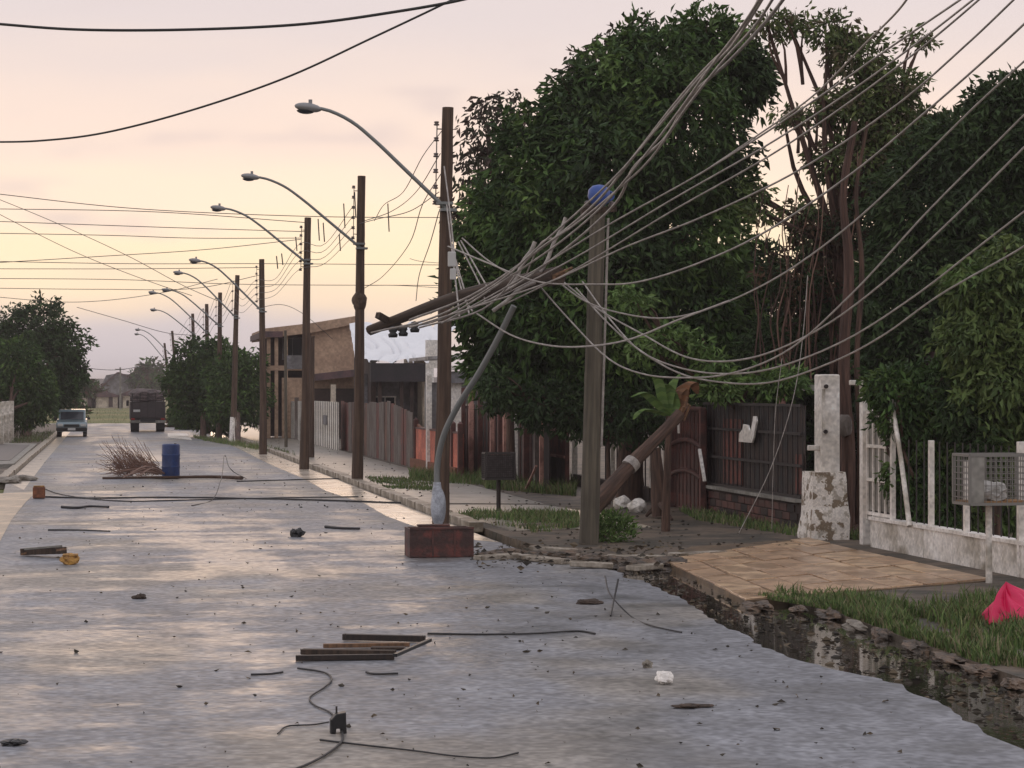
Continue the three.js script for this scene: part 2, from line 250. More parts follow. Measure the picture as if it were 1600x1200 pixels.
// road: asphalt with an uneven right edge
const roadEdge = [[6.27, -6], [6.27, -14.9], [6.42, -16.2], [6.58, -16.8], [6.5, -18.2], [6.2, -19.8], [6.32, -21.4], [6.46, -22.7], [6.7, -25], [6.84, -27], [6.88, -29], [6.6, -31], [6.35, -33]];
{
  const sizeT = [1024, 2048], mt = [12, 48];
  const trk = (u, v) => fbm(u, v, 18, 3, 3, 64); const wet = (u, v) => { const n = fbm(u, v, 6, 9, 5, 61), st = fbm(u, v, 14, 90, 4, 63); return smooth(0.44, 0.62, n * 0.4 + st * 0.4 + trk(u, v) * 0.2); };
  const asphalt = M({
    map: tex(sizeT, (u, v) => { const f = fbm(u, v, 220, 880, 2, 65), b = fbm(u, v, 20, 80, 4, 66) * 0.6 + trk(u, v) * 0.4, m = smooth(0.5, 0.72, fbm(u, v, 5, 16, 5, 67)), w = wet(u, v), k = (0.72 + 0.5 * f) * (0.76 + 0.48 * b) * (1 - 0.16 * w); return [mix(126, 134, m) * k / 255, mix(127, 128, m) * k / 255, mix(132, 121, m) * k / 255]; }, mt),
    roughnessMap: tex(sizeT, (u, v) => { const w = wet(u, v), f = fbm(u, v, 150, 600, 2, 68); return [0, mix(0.6, 0.37, w) + 0.18 * (f - 0.5), 0]; }, mt, false),
    roughness: 1, bumpMap: tex([1024, 2048], (u, v) => grey(fbm(u, v, 180, 700, 2, 69) * 0.5 + 0.5 * fbm(u, v, 12, 30, 4, 70)), mt, false), bumpScale: 0.012,
  });
  const ragged = []; for (let i = 1; i < roadEdge.length - 1; i++) { const [a, b] = [roadEdge[i], roadEdge[i + 1]], n = Math.ceil(Math.hypot(a[0] - b[0], a[1] - b[1]) / 0.12); for (let k = 0; k < n; k++) { const z = mix(a[1], b[1], k / n); ragged.push([mix(a[0], b[0], k / n) + 0.16 * (pn(3, -z * 1.3, 512, 512, 31) - 0.5) + 0.09 * (pn(9, -z * 5, 512, 512, 33) - 0.5), z]); } }
  const poly = [roadEdge[0], ...ragged, [6.35, -33], [6.32, -36], [6.32, FAR], [30, FAR - 2], [30, FAR - 8], [-30, FAR - 8], [-30, FAR], [-2.72, FAR], [-2.72, -60], [-2.3, -48], [-1.95, -44], [-2.1, -38], [-2.6, -34], [-3.4, -30], [-3.4, -6]];
  struct('road', slab(poly, 0, 0.14), asphalt);
}
// pale wet concrete channels along both kerbs
struct('gutter_strip', [0, 1].map(i => sheet(i ? [[6.3, -90], [5.45, -90], [5.6, -150], [6.3, -150]] : [[6.3, -35.2], [5.95, -36], [5.5, -40], [5.42, -43], [5.55, -48], [5.3, -54], [5.42, -62], [5.35, -74], [5.45, -90], [6.3, -90]], 0.004)), M({ map: blotch([214, 203, 188], [160, 148, 132], 6, 0.6, 92, 3), roughness: 0.2, bumpMap: bumpMid, bumpScale: 0.006 }));
struct('gutter_strip', sheet([[-2.7, -60.5], [-2.1, -56], [-2.2, -80], [-2.3, -150], [-2.7, -150]], 0.004), M({ map: blotch([186, 174, 158], [128, 118, 106], 6, 0.6, 93, 3), roughness: 0.34, bumpMap: bumpMid, bumpScale: 0.006 }));
// flooded gutter on the right
const water = new THREE.MeshPhysicalMaterial({ color: rgb(58, 52, 44), roughness: 0.07, bumpMap: bump(30, 30, 72, 2, 512, 3), bumpScale: 0.004, side: THREE.DoubleSide, clearcoat: 1, clearcoatRoughness: 0.04 });
struct('gutter_water', sheet([[5.9, -6], [8.6, -6], [8.6, -33], [6.0, -33]], -0.035), water);

// right-hand verge: earth and grass behind the kerb, running back under the gardens
const vergeEdge = [[7.7, -6], [7.72, -18], [7.8, -20.4], [7.92, -22.5], [8.02, -24.3], [7.9, -25.6], [7.6, -26.3], [7.75, -28], [7.95, -30.5], [7.4, -32], [6.75, -33.2], [6.62, -36]];
struct('verge', slab([...vergeEdge, [6.62, FAR], [60, FAR], [60, -6]], 0.03, 0.2), mat.dirt);
struct('pavement', slab([[6.66, -47.2], [9.3, -46.4], [9.4, -156], [6.66, -156]], 0.04, 0.05), mat.wetConcrete);
struct('pavement', slab([[6.95, -37.5], [9.6, -38], [9.7, -42], [9.2, -45.8], [6.7, -46.4]], 0.044, 0.05), mat.wetConcrete);

// driveway apron: weathered tan stone slabs, lifted and uneven
{
  const tan = [0, 1, 2, 3].map(i => M({ map: blotch([[208, 174, 140], [198, 166, 136], [214, 182, 146], [186, 152, 120]][i], [148, 120, 94], 5, 0.7, 80 + i, 1.4), roughness: 0.24 + 0.05 * i, bumpMap: bumpMid, bumpScale: 0.01 }));
  const C = [G(1035, 880), G(1165, 944), G(1548, 912), G(1262, 846)].map(xz);       // near-left, near, right, back
  const base = struct('driveway_apron', slab([C[0], C[1], C[2], C[3], xz(G(1080, 858))], 0.042, 0.2), M({ map: blotch([112, 92, 70], [80, 66, 52], 6, 0.7, 86, 2), roughness: 0.5 }));
  base.userData = { kind: 'structure' };
  const bi = (s, t) => [0, 1].map(q => mix(mix(C[0][q], C[3][q], s), mix(C[1][q], C[2][q], s), t));
  const NS = 7, NT = 6;
  for (let i = 0; i < NS; i++) for (let j = 0; j < NT; j++) {
    const g = 0.03, j0 = () => (R() - 0.5) * 0.035, q = [[i / NS, j / NT], [(i + 1) / NS, j / NT], [(i + 1) / NS, (j + 1) / NT], [i / NS, (j + 1) / NT]], cx = (i + 0.5) / NS, cy = (j + 0.5) / NT;
    const poly = q.map(([s, t]) => bi(clamp(mix(s, cx, 0.07) + j0() * 0.4), clamp(mix(t, cy, 0.07) + j0() * 0.4)));
    mesh('slab', slab(poly, 0.058 + R() * 0.014, 0.05, 0.006), tan[Math.floor(R() * 4)], base);
  }
}
// kerbstones, right side: whole ones far away, lifted and broken ones near the driveway
{
  const kerb = struct('kerb', slab([[6.36, -46], [6.6, -46], [6.6, -150], [6.36, -150]], 0.06, 0.2), mat.kerb);
  for (let i = 0; i < 96; i++) { const z = -38.4 - i * 1.18; if (z < -150) break; const b = rbox(6.48 + (R() - 0.5) * 0.03, 0.055 + (R() - .5) * 0.02, z - 0.57, 0.26, 0.19, 1.12, 0.02); mesh('kerbstone', b, mat.kerb, kerb); }
  const loose = [[[745, 872], [810, 868]], [[816, 870], [885, 878]], [[890, 880], [958, 884]], [[950, 870], [1040, 872]], [[1050, 868], [1130, 864]], [[830, 856], [900, 862]], [[985, 888], [1030, 884]], [[905, 868], [945, 872]]];
  loose.forEach(([a, b], i) => tag(mesh('loose_kerbstone', bar(G(...a, 0.03 + 0.02 * (i % 3)), G(...b, 0.035), 0.2, 0.08, 0.02), mat.kerb), ['pale kerbstone lying right beside the rusty box', 'long pale kerbstone displaced in front of the broken kerb', 'kerbstone at the tip of the flooded gutter', 'pale slab of kerb behind the broken gutter edge', 'pale kerbstone running towards the tan driveway', 'kerbstone tilted behind the mud left of the grey post', 'short kerb piece beside the storm drain hole', 'small kerb piece between mud and pale slab'][i], 'kerbstone', 'loose kerbstones by the driveway'));
  const ORDS = ['first', 'second', 'third', 'fourth', 'fifth', 'sixth', 'seventh'], edge = [[1290, 958], [1330, 975], [1375, 988], [1425, 1008], [1470, 1026], [1520, 1045], [1575, 1066], [1180, 945], [1110, 912], [1240, 950]];
  edge.forEach(([x, y], i) => { const p = G(x, y, 0.02); tag(mesh('edge_stone', lump(p.add(V(0.05, -0.02, 0)), rr(0.06, 0.14), rr(0.04, 0.06), rr(0.08, 0.3), 90 + i, 1.1, 3), R() < 0.35 ? mat.stone : mat.mud), i < 7 ? ORDS[i] + ' rough stone along the grass edge, counted from the driveway' : ['rough stone at the wet near corner of the tan driveway', 'rough stone at the left edge of the tan driveway', 'rough stone between tan driveway and grass'][i - 7], 'stone', i < 7 ? 'stones along the grass edge' : 'stones along the driveway edge'); });
}
// mud and rubble washed up along the broken kerb
for (const [x, y, a, b, c, l] of [[800, 868, 0.5, 0.1, 0.3, 'brown mud heap just right of the rusty box'], [870, 872, 0.5, 0.11, 0.25, 'brown washed-up mud between pale kerbstones'], [920, 876, 0.4, 0.09, 0.2, 'thin ridge of mud in front of the grey post'], [1000, 884, 0.45, 0.1, 0.3, 'clod of mud and leaves beside the storm drain'], [1045, 884, 0.3, 0.1, 0.3, 'mud lump at the left corner of the tan driveway'], [850, 825, 0.5, 0.09, 0.6, 'dark mud heap on the pavement behind the kerb']])
  tag(mesh('mud_heap', lump(G(x, y, 0.0), a, b, c, x, 1.0, 4), mat.mud), l, 'mud', 'mud washed up at the broken kerb');
// left-hand side
struct('verge', slab([[-3.0, -60], [-2.98, FAR], [-60, FAR], [-60, -56], [-6, -54]], 0.07, 0.22), mat.dirt);
{ const k = struct('kerb', slab([[-3.0, -60], [-2.74, -60], [-2.74, -150], [-3.0, -150]], 0.05, 0.2), mat.kerb); for (let i = 0; i < 75; i++) mesh('kerbstone', rbox(-2.87 + (R() - 0.5) * 0.03, 0.055, -60.6 - i * 1.18, 0.26, 0.19, 1.12, 0.02), mat.kerb, k); }
struct('side_street', sheet([xz(G(-60, 775)), xz(G(58, 768)), xz(G(40, 785)), xz(G(18, 812)), xz(G(-2, 850)), xz(G(-40, 900)), [-12, -30], [-14, -48]], 0.006), M({ map: blotch([178, 158, 132], [132, 118, 100], 5, 0.6, 88, 3), roughness: 0.4, bumpMap: bumpMid, bumpScale: 0.015 }));
{ // raised concrete entrance slab at the far left
  const s = thing('entrance_slab', 'raised concrete slab with a pale rim on the left verge', 'slab', G(20, 730, 0));
  const P = [G(-60, 738), G(22, 734), G(58, 700), G(-40, 698)].map(xz); mesh('rim', slab(P, 0.2, 0.25, 0.01), mat.concrete, s);
  const c = [P.reduce((a, p) => a + p[0] / 4, 0), P.reduce((a, p) => a + p[1] / 4, 0)]; mesh('cover', slab(P.map(p => [mix(p[0], c[0], 0.22), mix(p[1], c[1], 0.22)]), 0.215, 0.1), M({ map: blotch([92, 84, 78], [66, 60, 58], 5, 0.6, 89, 1), roughness: 0.5 }), s);
}
for (const [x, y, l] of [[8, 752, 'grey stone at the left edge beside the side street'], [36, 748, 'pale rubble stone near the brown brick block']]) tag(mesh('rubble_stone', lump(G(x, y, 0.05), 0.4, 0.12, 0.4, x, 0.5, 2), mat.stone), l, 'stone');
struct('pavement', slab([xz(G(262, 684)), xz(G(300, 688)), xz(G(292, 678)), xz(G(262, 678))], 0.03, 0.1), mat.white);

// ================================================================== UTILITY POLES
// [base px, base py, top px, top py, lamp?]
const nth = ['nearest tall utility pole, leaning a little, behind the rusty box', 'second tall utility pole, with a dark knot halfway up', 'third utility pole, in front of the pale metal gate', 'fourth utility pole, beside the left edge of the tan house', 'fifth utility pole, whitewashed at the foot', 'sixth utility pole, in front of the round street tree', 'seventh utility pole, rising just behind the street tree top', 'eighth utility pole, short stub above the street tree', 'ninth utility pole, above the left end of the street tree', 'tenth and farthest utility pole in the row'];
const POLES = [[688, 819, 700, 168], [558, 754, 565, 275], [475, 731, 481, 340], [411, 708, 409, 405], [363, 692, 371, 430], [342, 684, 344, 457], [325, 676, 323, 475], [306, 667, 301, 490], [281, 656, 269, 517], [268, 651, 257, 536]];
const arms = [[[690, 328], [478, 168]], [[553, 388], [387, 276]], [[472, 412], [338, 325]], [[405, 487], [303, 407]], [[366, 497], [277, 426]], [[341, 510], [258, 453]], [[318, 520], [236, 457]], [[298, 522], [239, 484]], [[270, 560], [214, 515]], [[259, 565], [213, 522]]];
const rackTop = [];
POLES.forEach(([bx0, by0, tx, ty], i) => {
  const b = G(bx0, by0, 0.05), Z = -b.z, top = AT(tx, ty, Z), t = thing('utility_pole', nth[i], 'utility pole', b, 'utility poles along the street');
  const lo = V(b.x, -0.1, b.z), pts = [lo, lo.clone().lerp(top, 0.33).add(V(0.02, 0, 0)), lo.clone().lerp(top, 0.66), top];
  mesh('shaft', tube(pts, 0.155, 0.105, 10, 16, 0.12), mat.pole, t);
  if (i === 1) mesh('knot', lump(lo.clone().lerp(top, 0.6), 0.19, 0.28, 0.19, 5, 0.3), mat.pole, t);
  if (i === 4) mesh('whitewash', tube([lo.clone().lerp(top, 0.012), lo.clone().lerp(top, 0.17)], 0.158, 0.15, 10, 2), mat.white, t);
  const f = (y) => lo.clone().lerp(top, clamp((y - lo.y) / (top.y - lo.y)));
  // lamp arm: straight off the pole, then bending over to the lamp
  const [[ax, ay], [hx, hy]] = arms[i], A = AT(ax, ay, Z - 0.1), H = AT(hx, hy, Z - 0.1), d = H.clone().sub(A), Lx = Math.abs(d.x), At = f(A.y); At.z += 0.12;
  const arm = mesh('lamp_arm', tube([At, V(mix(At.x, H.x, 0.3), mix(At.y, H.y, 0.4), H.z), V(mix(At.x, H.x, 0.52), mix(At.y, H.y, 0.69), H.z), V(mix(At.x, H.x, 0.68), mix(At.y, H.y, 0.87), H.z), V(mix(At.x, H.x, 0.84), mix(At.y, H.y, 0.975), H.z), V(mix(At.x, H.x, 0.94), H.y, H.z)], 0.04, 0.032, 7, 22), mat.steel, t);
  mesh('bracket', [box(At.x + 0.02, At.y, At.z - 0.02, 0.3, 0.05, 0.22), box(At.x - 0.05, At.y + 0.12, At.z - 0.02, 0.3, 0.05, 0.22)], mat.steel, arm);
  const hd = mesh('lamp_head', new THREE.SphereGeometry(1, 14, 8).scale(0.25, 0.085, 0.12).rotateZ(-0.12).translate(mix(At.x, H.x, 0.93) - 0.14, H.y, H.z), mat.lampGrey, t);
  mesh('photocell', new THREE.CylinderGeometry(0.035, 0.035, 0.07, 8).translate(mix(At.x, H.x, 0.93) - 0.1, H.y + 0.11, H.z), mat.lampGrey, hd);
  mesh('lens', new THREE.SphereGeometry(1, 12, 6, 0, 6.29, Math.PI / 2, Math.PI / 2).scale(0.17, 0.07, 0.095).translate(mix(At.x, H.x, 0.93) - 0.18, H.y - 0.05, H.z), mat.glass, hd);
  // secondary rack with insulators on the street side
  const rk = [], y0 = top.y - (i === 0 ? 1.75 : 1.65), y1 = top.y - 0.3, pl = f(y1);
  const rack = mesh('insulator_rack', [bar(V(f(y0).x - 0.2, y0, b.z + 0.02), V(pl.x - 0.2, y1, b.z + 0.02), 0.018), bar(V(f(y0).x - 0.2, y0 + 0.1, b.z + 0.02), V(f(y0).x, y0 + 0.1, b.z), 0.02), bar(V(pl.x - 0.2, y1 - 0.1, b.z + 0.02), V(pl.x, y1 - 0.1, b.z), 0.02)], mat.darkMetal, t);
  const n = i < 4 ? 6 : 4; for (let k = 0; k < n; k++) { const y = mix(y0, y1, k / (n - 1)), q = V(f(y).x - 0.21, y - 0.04, b.z + 0.02); rk.push(V(q.x - 0.03, q.y + 0.05, q.z + 0.04)); mesh('insulator', lathe([[0, 0], [0.05, 0.005], [0.052, 0.025], [0.03, 0.04], [0.045, 0.055], [0.045, 0.075], [0, 0.085]], q, 8), mat.ceramic, rack); }
  rackTop.push(rk);
});
// short service posts
for (const [bx0, by0, tx, ty, r, l, m] of [[487, 716, 488, 527, 0.1, 'short dark service post right of the third utility pole', mat.pole], [447, 700, 446, 518, 0.07, 'thin grey service post left of the third utility pole', mat.greyPole]]) {
  const b = G(bx0, by0, 0), t = AT(tx, ty, -b.z), p = thing('service_post', l, 'post', b, 'short service posts'); mesh('shaft', tube([V(b.x, -0.1, b.z), t], r, r * 0.85, 8, 6, 0.1), m, p); mesh('cap', new THREE.CylinderGeometry(r * 0.9, r, 0.06, 8).translate(t.x, t.y + 0.02, t.z), m, p);
}
// the tall grey post on the near pavement with a blue can caught at its head
const postB = G(920, 853, 0), postT = AT(934, 322, -postB.z);
{
  const p = thing('grey_post', 'thick grey wooden post in front of the white picket fence', 'post', postB);
  mesh('shaft', tube([V(postB.x, -0.1, postB.z), V(postB.x, -0.1, postB.z).lerp(postT, 0.5), postT], 0.16, 0.125, 12, 14, 0.14), mat.greyPole, p);
  mesh('conduit', tube([XP(941, 640, postB.x + 0.18), postT.clone().add(V(0.15, -0.2, 0.1))].map((q, i) => i ? q : V(postB.x + 0.19, 1.6, postB.z + 0.08)), 0.022, 0.022, 6, 4), mat.greyCable, p);
  mesh('crossarm', bar(postT.clone().add(V(-0.3, -0.1, 0.1)), postT.clone().add(V(0.28, -0.05, 0.1)), 0.09, 0.09), mat.darkWood, p);
  for (const dx of [-0.2, 0.02, 0.2]) mesh('insulator', lathe([[0, 0], [0.05, 0], [0.055, 0.05], [0.035, 0.07], [0.05, 0.09], [0, 0.12]], postT.clone().add(V(dx, -0.04, 0.12)), 10), mat.ceramic, p);
  const q = AT(936, 306, -postB.z - 0.15), c = thing('blue_container', 'bright blue plastic container caught in the wires at the post head', 'container', q);
  mesh('body', lathe([[0, -0.17], [0.09, -0.16], [0.15, -0.1], [0.175, 0.0], [0.16, 0.1], [0.1, 0.16], [0.04, 0.175], [0, 0.18]].map(([a, b]) => [a * 1.05, b]), q, 14), mat.brightBlue, c);
  mesh('handle', new THREE.TorusGeometry(0.07, 0.016, 6, 14).translate(q.x + 0.17, q.y, q.z), mat.brightBlue, c);
}
// broken pole top hanging in the wires
const hangZ = 33.5;
{
  const a = AT(578, 516, hangZ + 4), b = AT(872, 430, hangZ - 1), m = AT(700, 470, hangZ + 1.8), t = thing('broken_pole_top', 'broken dark pole top hanging almost level in the tangled wires', 'broken pole', m);
  mesh('shaft', tube([a, AT(640, 492, hangZ + 3), m, AT(790, 447, hangZ + 0.4), b], 0.085, 0.15, 10, 20, 0.2), mat.darkWood, t);
  mesh('crossarm', bar(AT(590, 492, hangZ + 3.3), AT(632, 516, hangZ + 3.7), 0.1, 0.1), mat.darkWood, t);
  for (const [x, y] of [[614, 518], [630, 516], [648, 510]]) { const q = AT(x, y, hangZ + 2.8); mesh('insulator', lathe([[0, 0], [0.07, 0], [0.085, 0.05], [0.05, 0.08], [0.075, 0.11], [0.06, 0.17], [0, 0.19]], V(q.x, q.y - 0.1, q.z), 10), mat.black, t); }
  mesh('splinter', [0, 1, 2, 3, 4].map(i => bar(b.clone().add(V(-0.1, rr(-0.08, 0.08), rr(-0.06, 0.06))), b.clone().add(V(rr(0.12, 0.34), rr(0.0, 0.16), rr(-0.05, 0.05))), 0.04, 0.025)), mat.bareWood, t);
  const w = AT(706, 405, hangZ + 1), pl = thing('white_plate', 'small pale plate tangled in cables beside the nearest pole', 'plate', w); mesh('plate', rbox(w.x, w.y, w.z, 0.13, 0.24, 0.05, 0.015), mat.plate, pl); mesh('lower_plate', rbox(w.x + 0.02, w.y - 0.24, w.z, 0.1, 0.18, 0.05, 0.015), mat.plate, pl);
  // its lamp arm swung down to the ground in front of the nearest pole
  const LZ = 34, p = [AT(803, 478, LZ - 0.5), AT(780, 525, LZ - 0.3), AT(748, 583, LZ), AT(712, 640, LZ + 0.4), AT(692, 684, LZ + 0.6), AT(683, 730, LZ + 0.7), AT(683, 765, LZ + 0.7)], l = thing('fallen_street_lamp', 'bent grey street lamp arm fallen with its lamp head hanging down', 'street lamp', V(p[6].x, 0, p[6].z));
  mesh('lamp_arm', tube(p, 0.05, 0.05, 9, 30), mat.steel, l);
  const h = mesh('lamp_head', new THREE.SphereGeometry(1, 16, 12).scale(0.125, 0.33, 0.14).translate(p[6].x + 0.02, p[6].y - 0.28, p[6].z), mat.lampPale, l);
  mesh('socket', new THREE.CylinderGeometry(0.06, 0.09, 0.2, 10).translate(p[6].x, p[6].y + 0.02, p[6].z), mat.lampPale, h);
}
// a broken pole butt leaning against the tall grey post
{
  const Z = -postB.z + 0.9, a = AT(918, 800, Z - 0.6), b = AT(1062, 648, Z + 0.6), t = thing('leaning_stump', 'broken dark pole butt leaning beside the thick grey post', 'broken pole', V(a.x, 0, a.z));
  mesh('shaft', tube([a, AT(960, 757, Z - 0.2), AT(1000, 712, Z + 0.1), AT(1035, 676, Z + 0.4), b], 0.135, 0.11, 10, 18, 0.5), mat.bark, t);
  mesh('band', tube([AT(982, 730, Z - 0.02), AT(990, 721, Z + 0.03)], 0.142, 0.142, 10, 2), mat.greyCable, t);
  mesh('splinter', [0, 1, 2, 3].map(i => bar(b.clone().add(V(rr(-0.1, 0.1), -0.1, 0)), b.clone().add(V(rr(-0.05, 0.2), rr(0.1, 0.3), rr(-0.1, 0.1))), 0.05, 0.03)), mat.bareWood, t);
  const s = G(1033, 806, 0.07), u = thing('tree_stump', 'short brown tree stump under the leaning pole butt', 'stump', s); mesh('trunk', tube([s, AT(1030, 760, -s.z), AT(1024, 700, -s.z)], 0.16, 0.1, 9, 10, 0.6), mat.bark, u); mesh('root', [tube([AT(1030, 785, -s.z), G(1010, 806, 0.05)], 0.07, 0.03, 6, 4), tube([AT(1030, 785, -s.z), G(1050, 812, 0.05)], 0.07, 0.03, 6, 4)], mat.bark, u);
}

// ================================================================== WIRES
function wire(name, label, group, pts, Z0, Z1, r = 0.016, m = mat.greyCable, n = 0) {
  const q = pts.map(([x, y, z], i) => AT(x, y, z ?? mix(Z0, Z1, i / (pts.length - 1))));
  return tag(mesh(name, tube(q, r, r, 5, n || pts.length * 7), m), label, 'wire', group);
}
wire('overhead_cable', 'black cable sagging across the top left corner of the sky', null, [[-20, 36], [120, 46], [300, 46], [480, 37], [620, 18], [720, 0], [800, -22]], 20, 17, 0.013, mat.cable);
wire('overhead_cable', 'lower black cable curving down from the top to the left edge', null, [[-20, 222], [60, 220], [160, 208], [300, 172], [450, 120], [580, 60], [700, 3], [760, -28]], 22, 18, 0.01, mat.cable);
// bundle from the fallen pole up and over towards the camera's right
const ORD = ['first', 'second', 'third', 'fourth', 'fifth', 'sixth', 'seventh'], BG = 'bunched grey cables';
for (const [i, p] of [
  [[600, 515], [690, 498], [800, 430], [880, 375], [945, 318], [1010, 240], [1060, 175], [1110, 105], [1160, 40], [1205, -30]],
  [[640, 500], [740, 460], [850, 385], [930, 318], [990, 245], [1050, 168], [1100, 110], [1150, 60], [1190, 0], [1210, -40]],
  [[655, 512], [760, 480], [830, 400], [900, 350], [955, 305], [1015, 250], [1075, 165], [1130, 95], [1180, 40], [1225, -30]],
  [[700, 500], [790, 455], [870, 400], [960, 320], [990, 262], [1040, 215], [1080, 150], [1140, 95], [1200, 30], [1245, -30]],
  [[580, 520], [680, 495], [780, 440], [850, 378], [910, 325], [975, 262], [1040, 185], [1095, 120], [1145, 70], [1180, 10], [1195, -30]],
].entries()) wire('bunched_cable', ORD[i] + ' of the five grey cables bunched past the blue container, counted from the right', BG, p, hangZ + 1, 20, i % 2 ? 0.02 : 0.016);
const FG = 'fanned grey cables';
for (const [i, p] of [
  [[690, 505], [820, 432], [950, 352], [1100, 268], [1250, 172], [1400, 68], [1500, 0], [1540, -28]],
  [[760, 475], [900, 402], [1050, 312], [1200, 226], [1330, 142], [1440, 62], [1520, 0], [1545, -20]],
  [[780, 480], [900, 420], [1050, 330], [1200, 245], [1320, 165], [1440, 75], [1535, -5], [1560, -30]],
  [[640, 512], [740, 480], [860, 440], [980, 385], [1100, 338], [1250, 265], [1400, 165], [1510, 70], [1590, -6], [1620, -34]],
  [[700, 385], [760, 410], [840, 440], [930, 444], [1000, 440], [1100, 408], [1200, 360], [1330, 272], [1450, 172], [1560, 75], [1640, 0]],
  [[1100, 268], [1180, 214], [1270, 150], [1350, 70], [1400, 20], [1430, -20]],
].entries()) wire('fanned_cable', ORD[i] + ' of the six grey cables fanning from the broken pole to the top right', FG, p, hangZ, 19, 0.013);
const SG = 'slack looping cables';
for (const [i, p] of [
  [[860, 430], [910, 468], [965, 488], [1040, 497], [1120, 478], [1220, 430], [1330, 350], [1440, 248], [1530, 160], [1640, 60]],
  [[830, 432], [890, 500], [950, 560], [1000, 583], [1060, 590], [1140, 584], [1230, 548], [1330, 460], [1450, 330], [1560, 220], [1640, 140]],
  [[910, 440], [950, 495], [1000, 548], [1060, 574], [1130, 584], [1210, 575], [1320, 532], [1430, 462], [1530, 385], [1640, 300]],
  [[900, 450], [945, 500], [990, 540], [1050, 578], [1110, 595], [1200, 598], [1300, 566], [1380, 524], [1470, 460], [1600, 385], [1640, 350]],
  [[870, 432], [930, 480], [1000, 520], [1080, 560], [1170, 560], [1270, 520], [1370, 450], [1490, 340], [1640, 190]],
  [[745, 490], [800, 524], [860, 540], [920, 541], [985, 530], [1060, 500], [1140, 470]],
].entries()) wire('slack_cable', ['highest slack grey cable looping before the trees', 'slack grey cable dipping lowest left of the dark gate', 'slack grey cable sagging just above the dark gate', 'lowest slack grey cable ending at the light green shrub', 'slack grey cable crossing the middle of the dark tree', 'short slack grey cable looping left behind the thick grey post'][i], SG, p, hangZ, 23, 0.013);
const DL = 'one of the thin cables dropping from the nearest pole to the broken pole', DG = 'cables dropping from the nearest pole';
for (const p of [[[694, 260], [703, 330], [712, 410], [724, 462], [738, 486]], [[705, 380], [716, 420], [726, 455], [733, 490]], [[716, 378], [735, 415], [752, 450], [760, 476]], [[720, 376], [745, 420], [765, 455]], [[722, 372], [760, 405], [800, 430], [826, 440]], [[698, 320], [706, 390], [712, 440], [718, 495]], [[820, 436], [832, 405], [845, 380], [862, 372]]])
  wire('drop_cable', DL, DG, p, 39, hangZ, 0.014);
wire('frayed_cable', 'thick frayed cable end standing up beside the broken pole', null, [[796, 452], [808, 432], [818, 408], [830, 392], [836, 378]], hangZ - 0.6, hangZ - 0.6, 0.035);
wire('frayed_cable', 'thick frayed cable end curling just left of the post head', null, [[845, 425], [856, 405], [866, 378], [878, 356], [884, 340]], hangZ - 0.8, hangZ - 0.8, 0.03);
wire('frayed_cable', 'thick pale cable end on top of the broken pole', null, [[770, 486], [792, 470], [812, 452], [846, 436], [856, 424]], hangZ - 0.6, hangZ - 0.6, 0.032);
wire('hanging_cable', 'thin straight cable hanging from the trees to the dark gate foot', null, [[1262, 430], [1255, 520], [1240, 620], [1205, 730], [1150, 842]], 36, 36, 0.008);
wire('hanging_cable', 'thin cable hanging plumb in front of the dark gate', null, [[1222, 560], [1212, 640], [1208, 740], [1206, 826]], 36, 36, 0.006);
// lines along the row of poles and service drops across the street
for (let k = 0; k < 4; k++) {
  const pts = []; for (let i = 1; i < 8; i++) { const a = rackTop[i][Math.min(k, rackTop[i].length - 1)], b = rackTop[i + 1][Math.min(k, rackTop[i + 1].length - 1)]; pts.push(a, a.clone().lerp(b, 0.5).add(V(0, -0.28 - 0.08 * k, 0))); }
  pts.push(rackTop[8][Math.min(k, 3)]); tag(mesh('street_line', tube(pts, 0.009, 0.009, 4, 120), mat.cable), 'one of the thin lines strung along the row of utility poles', 'wire', 'lines along the poles');
}
[[[690, 205], [660, 245], [630, 300], [600, 320], [585, 345]], [[688, 240], [650, 300], [612, 330], [570, 345]], [[686, 300], [640, 330], [590, 342], [560, 350]], [[690, 270], [660, 320], [640, 380], [600, 430], [570, 450]], [[686, 330], [672, 380], [655, 430], [650, 470]]].forEach((p, i) => tag(mesh('loose_line', tube(p.map(([x, y], j) => AT(x, y, mix(41, 58, j / (p.length - 1)))), 0.01, 0.01, 4, 24), mat.cable), ORD[i] + ' of the five loose lines dangling left of the nearest pole, from the top', 'wire', 'loose dangling lines'));
for (const [x, y0, y1] of [[606, 318, 362], [537, 318, 356], [497, 342, 376], [505, 348, 378], [554, 300, 340], [530, 366, 392], [462, 370, 392], [432, 400, 420], [440, 396, 414]]) tag(mesh('line_spacer', bar(AT(x, y0, 62), AT(x + 2, y1, 62), 0.03), mat.cable), 'one of the thin short rods dangling from the lines between poles', 'spacer', 'dangling line spacers');
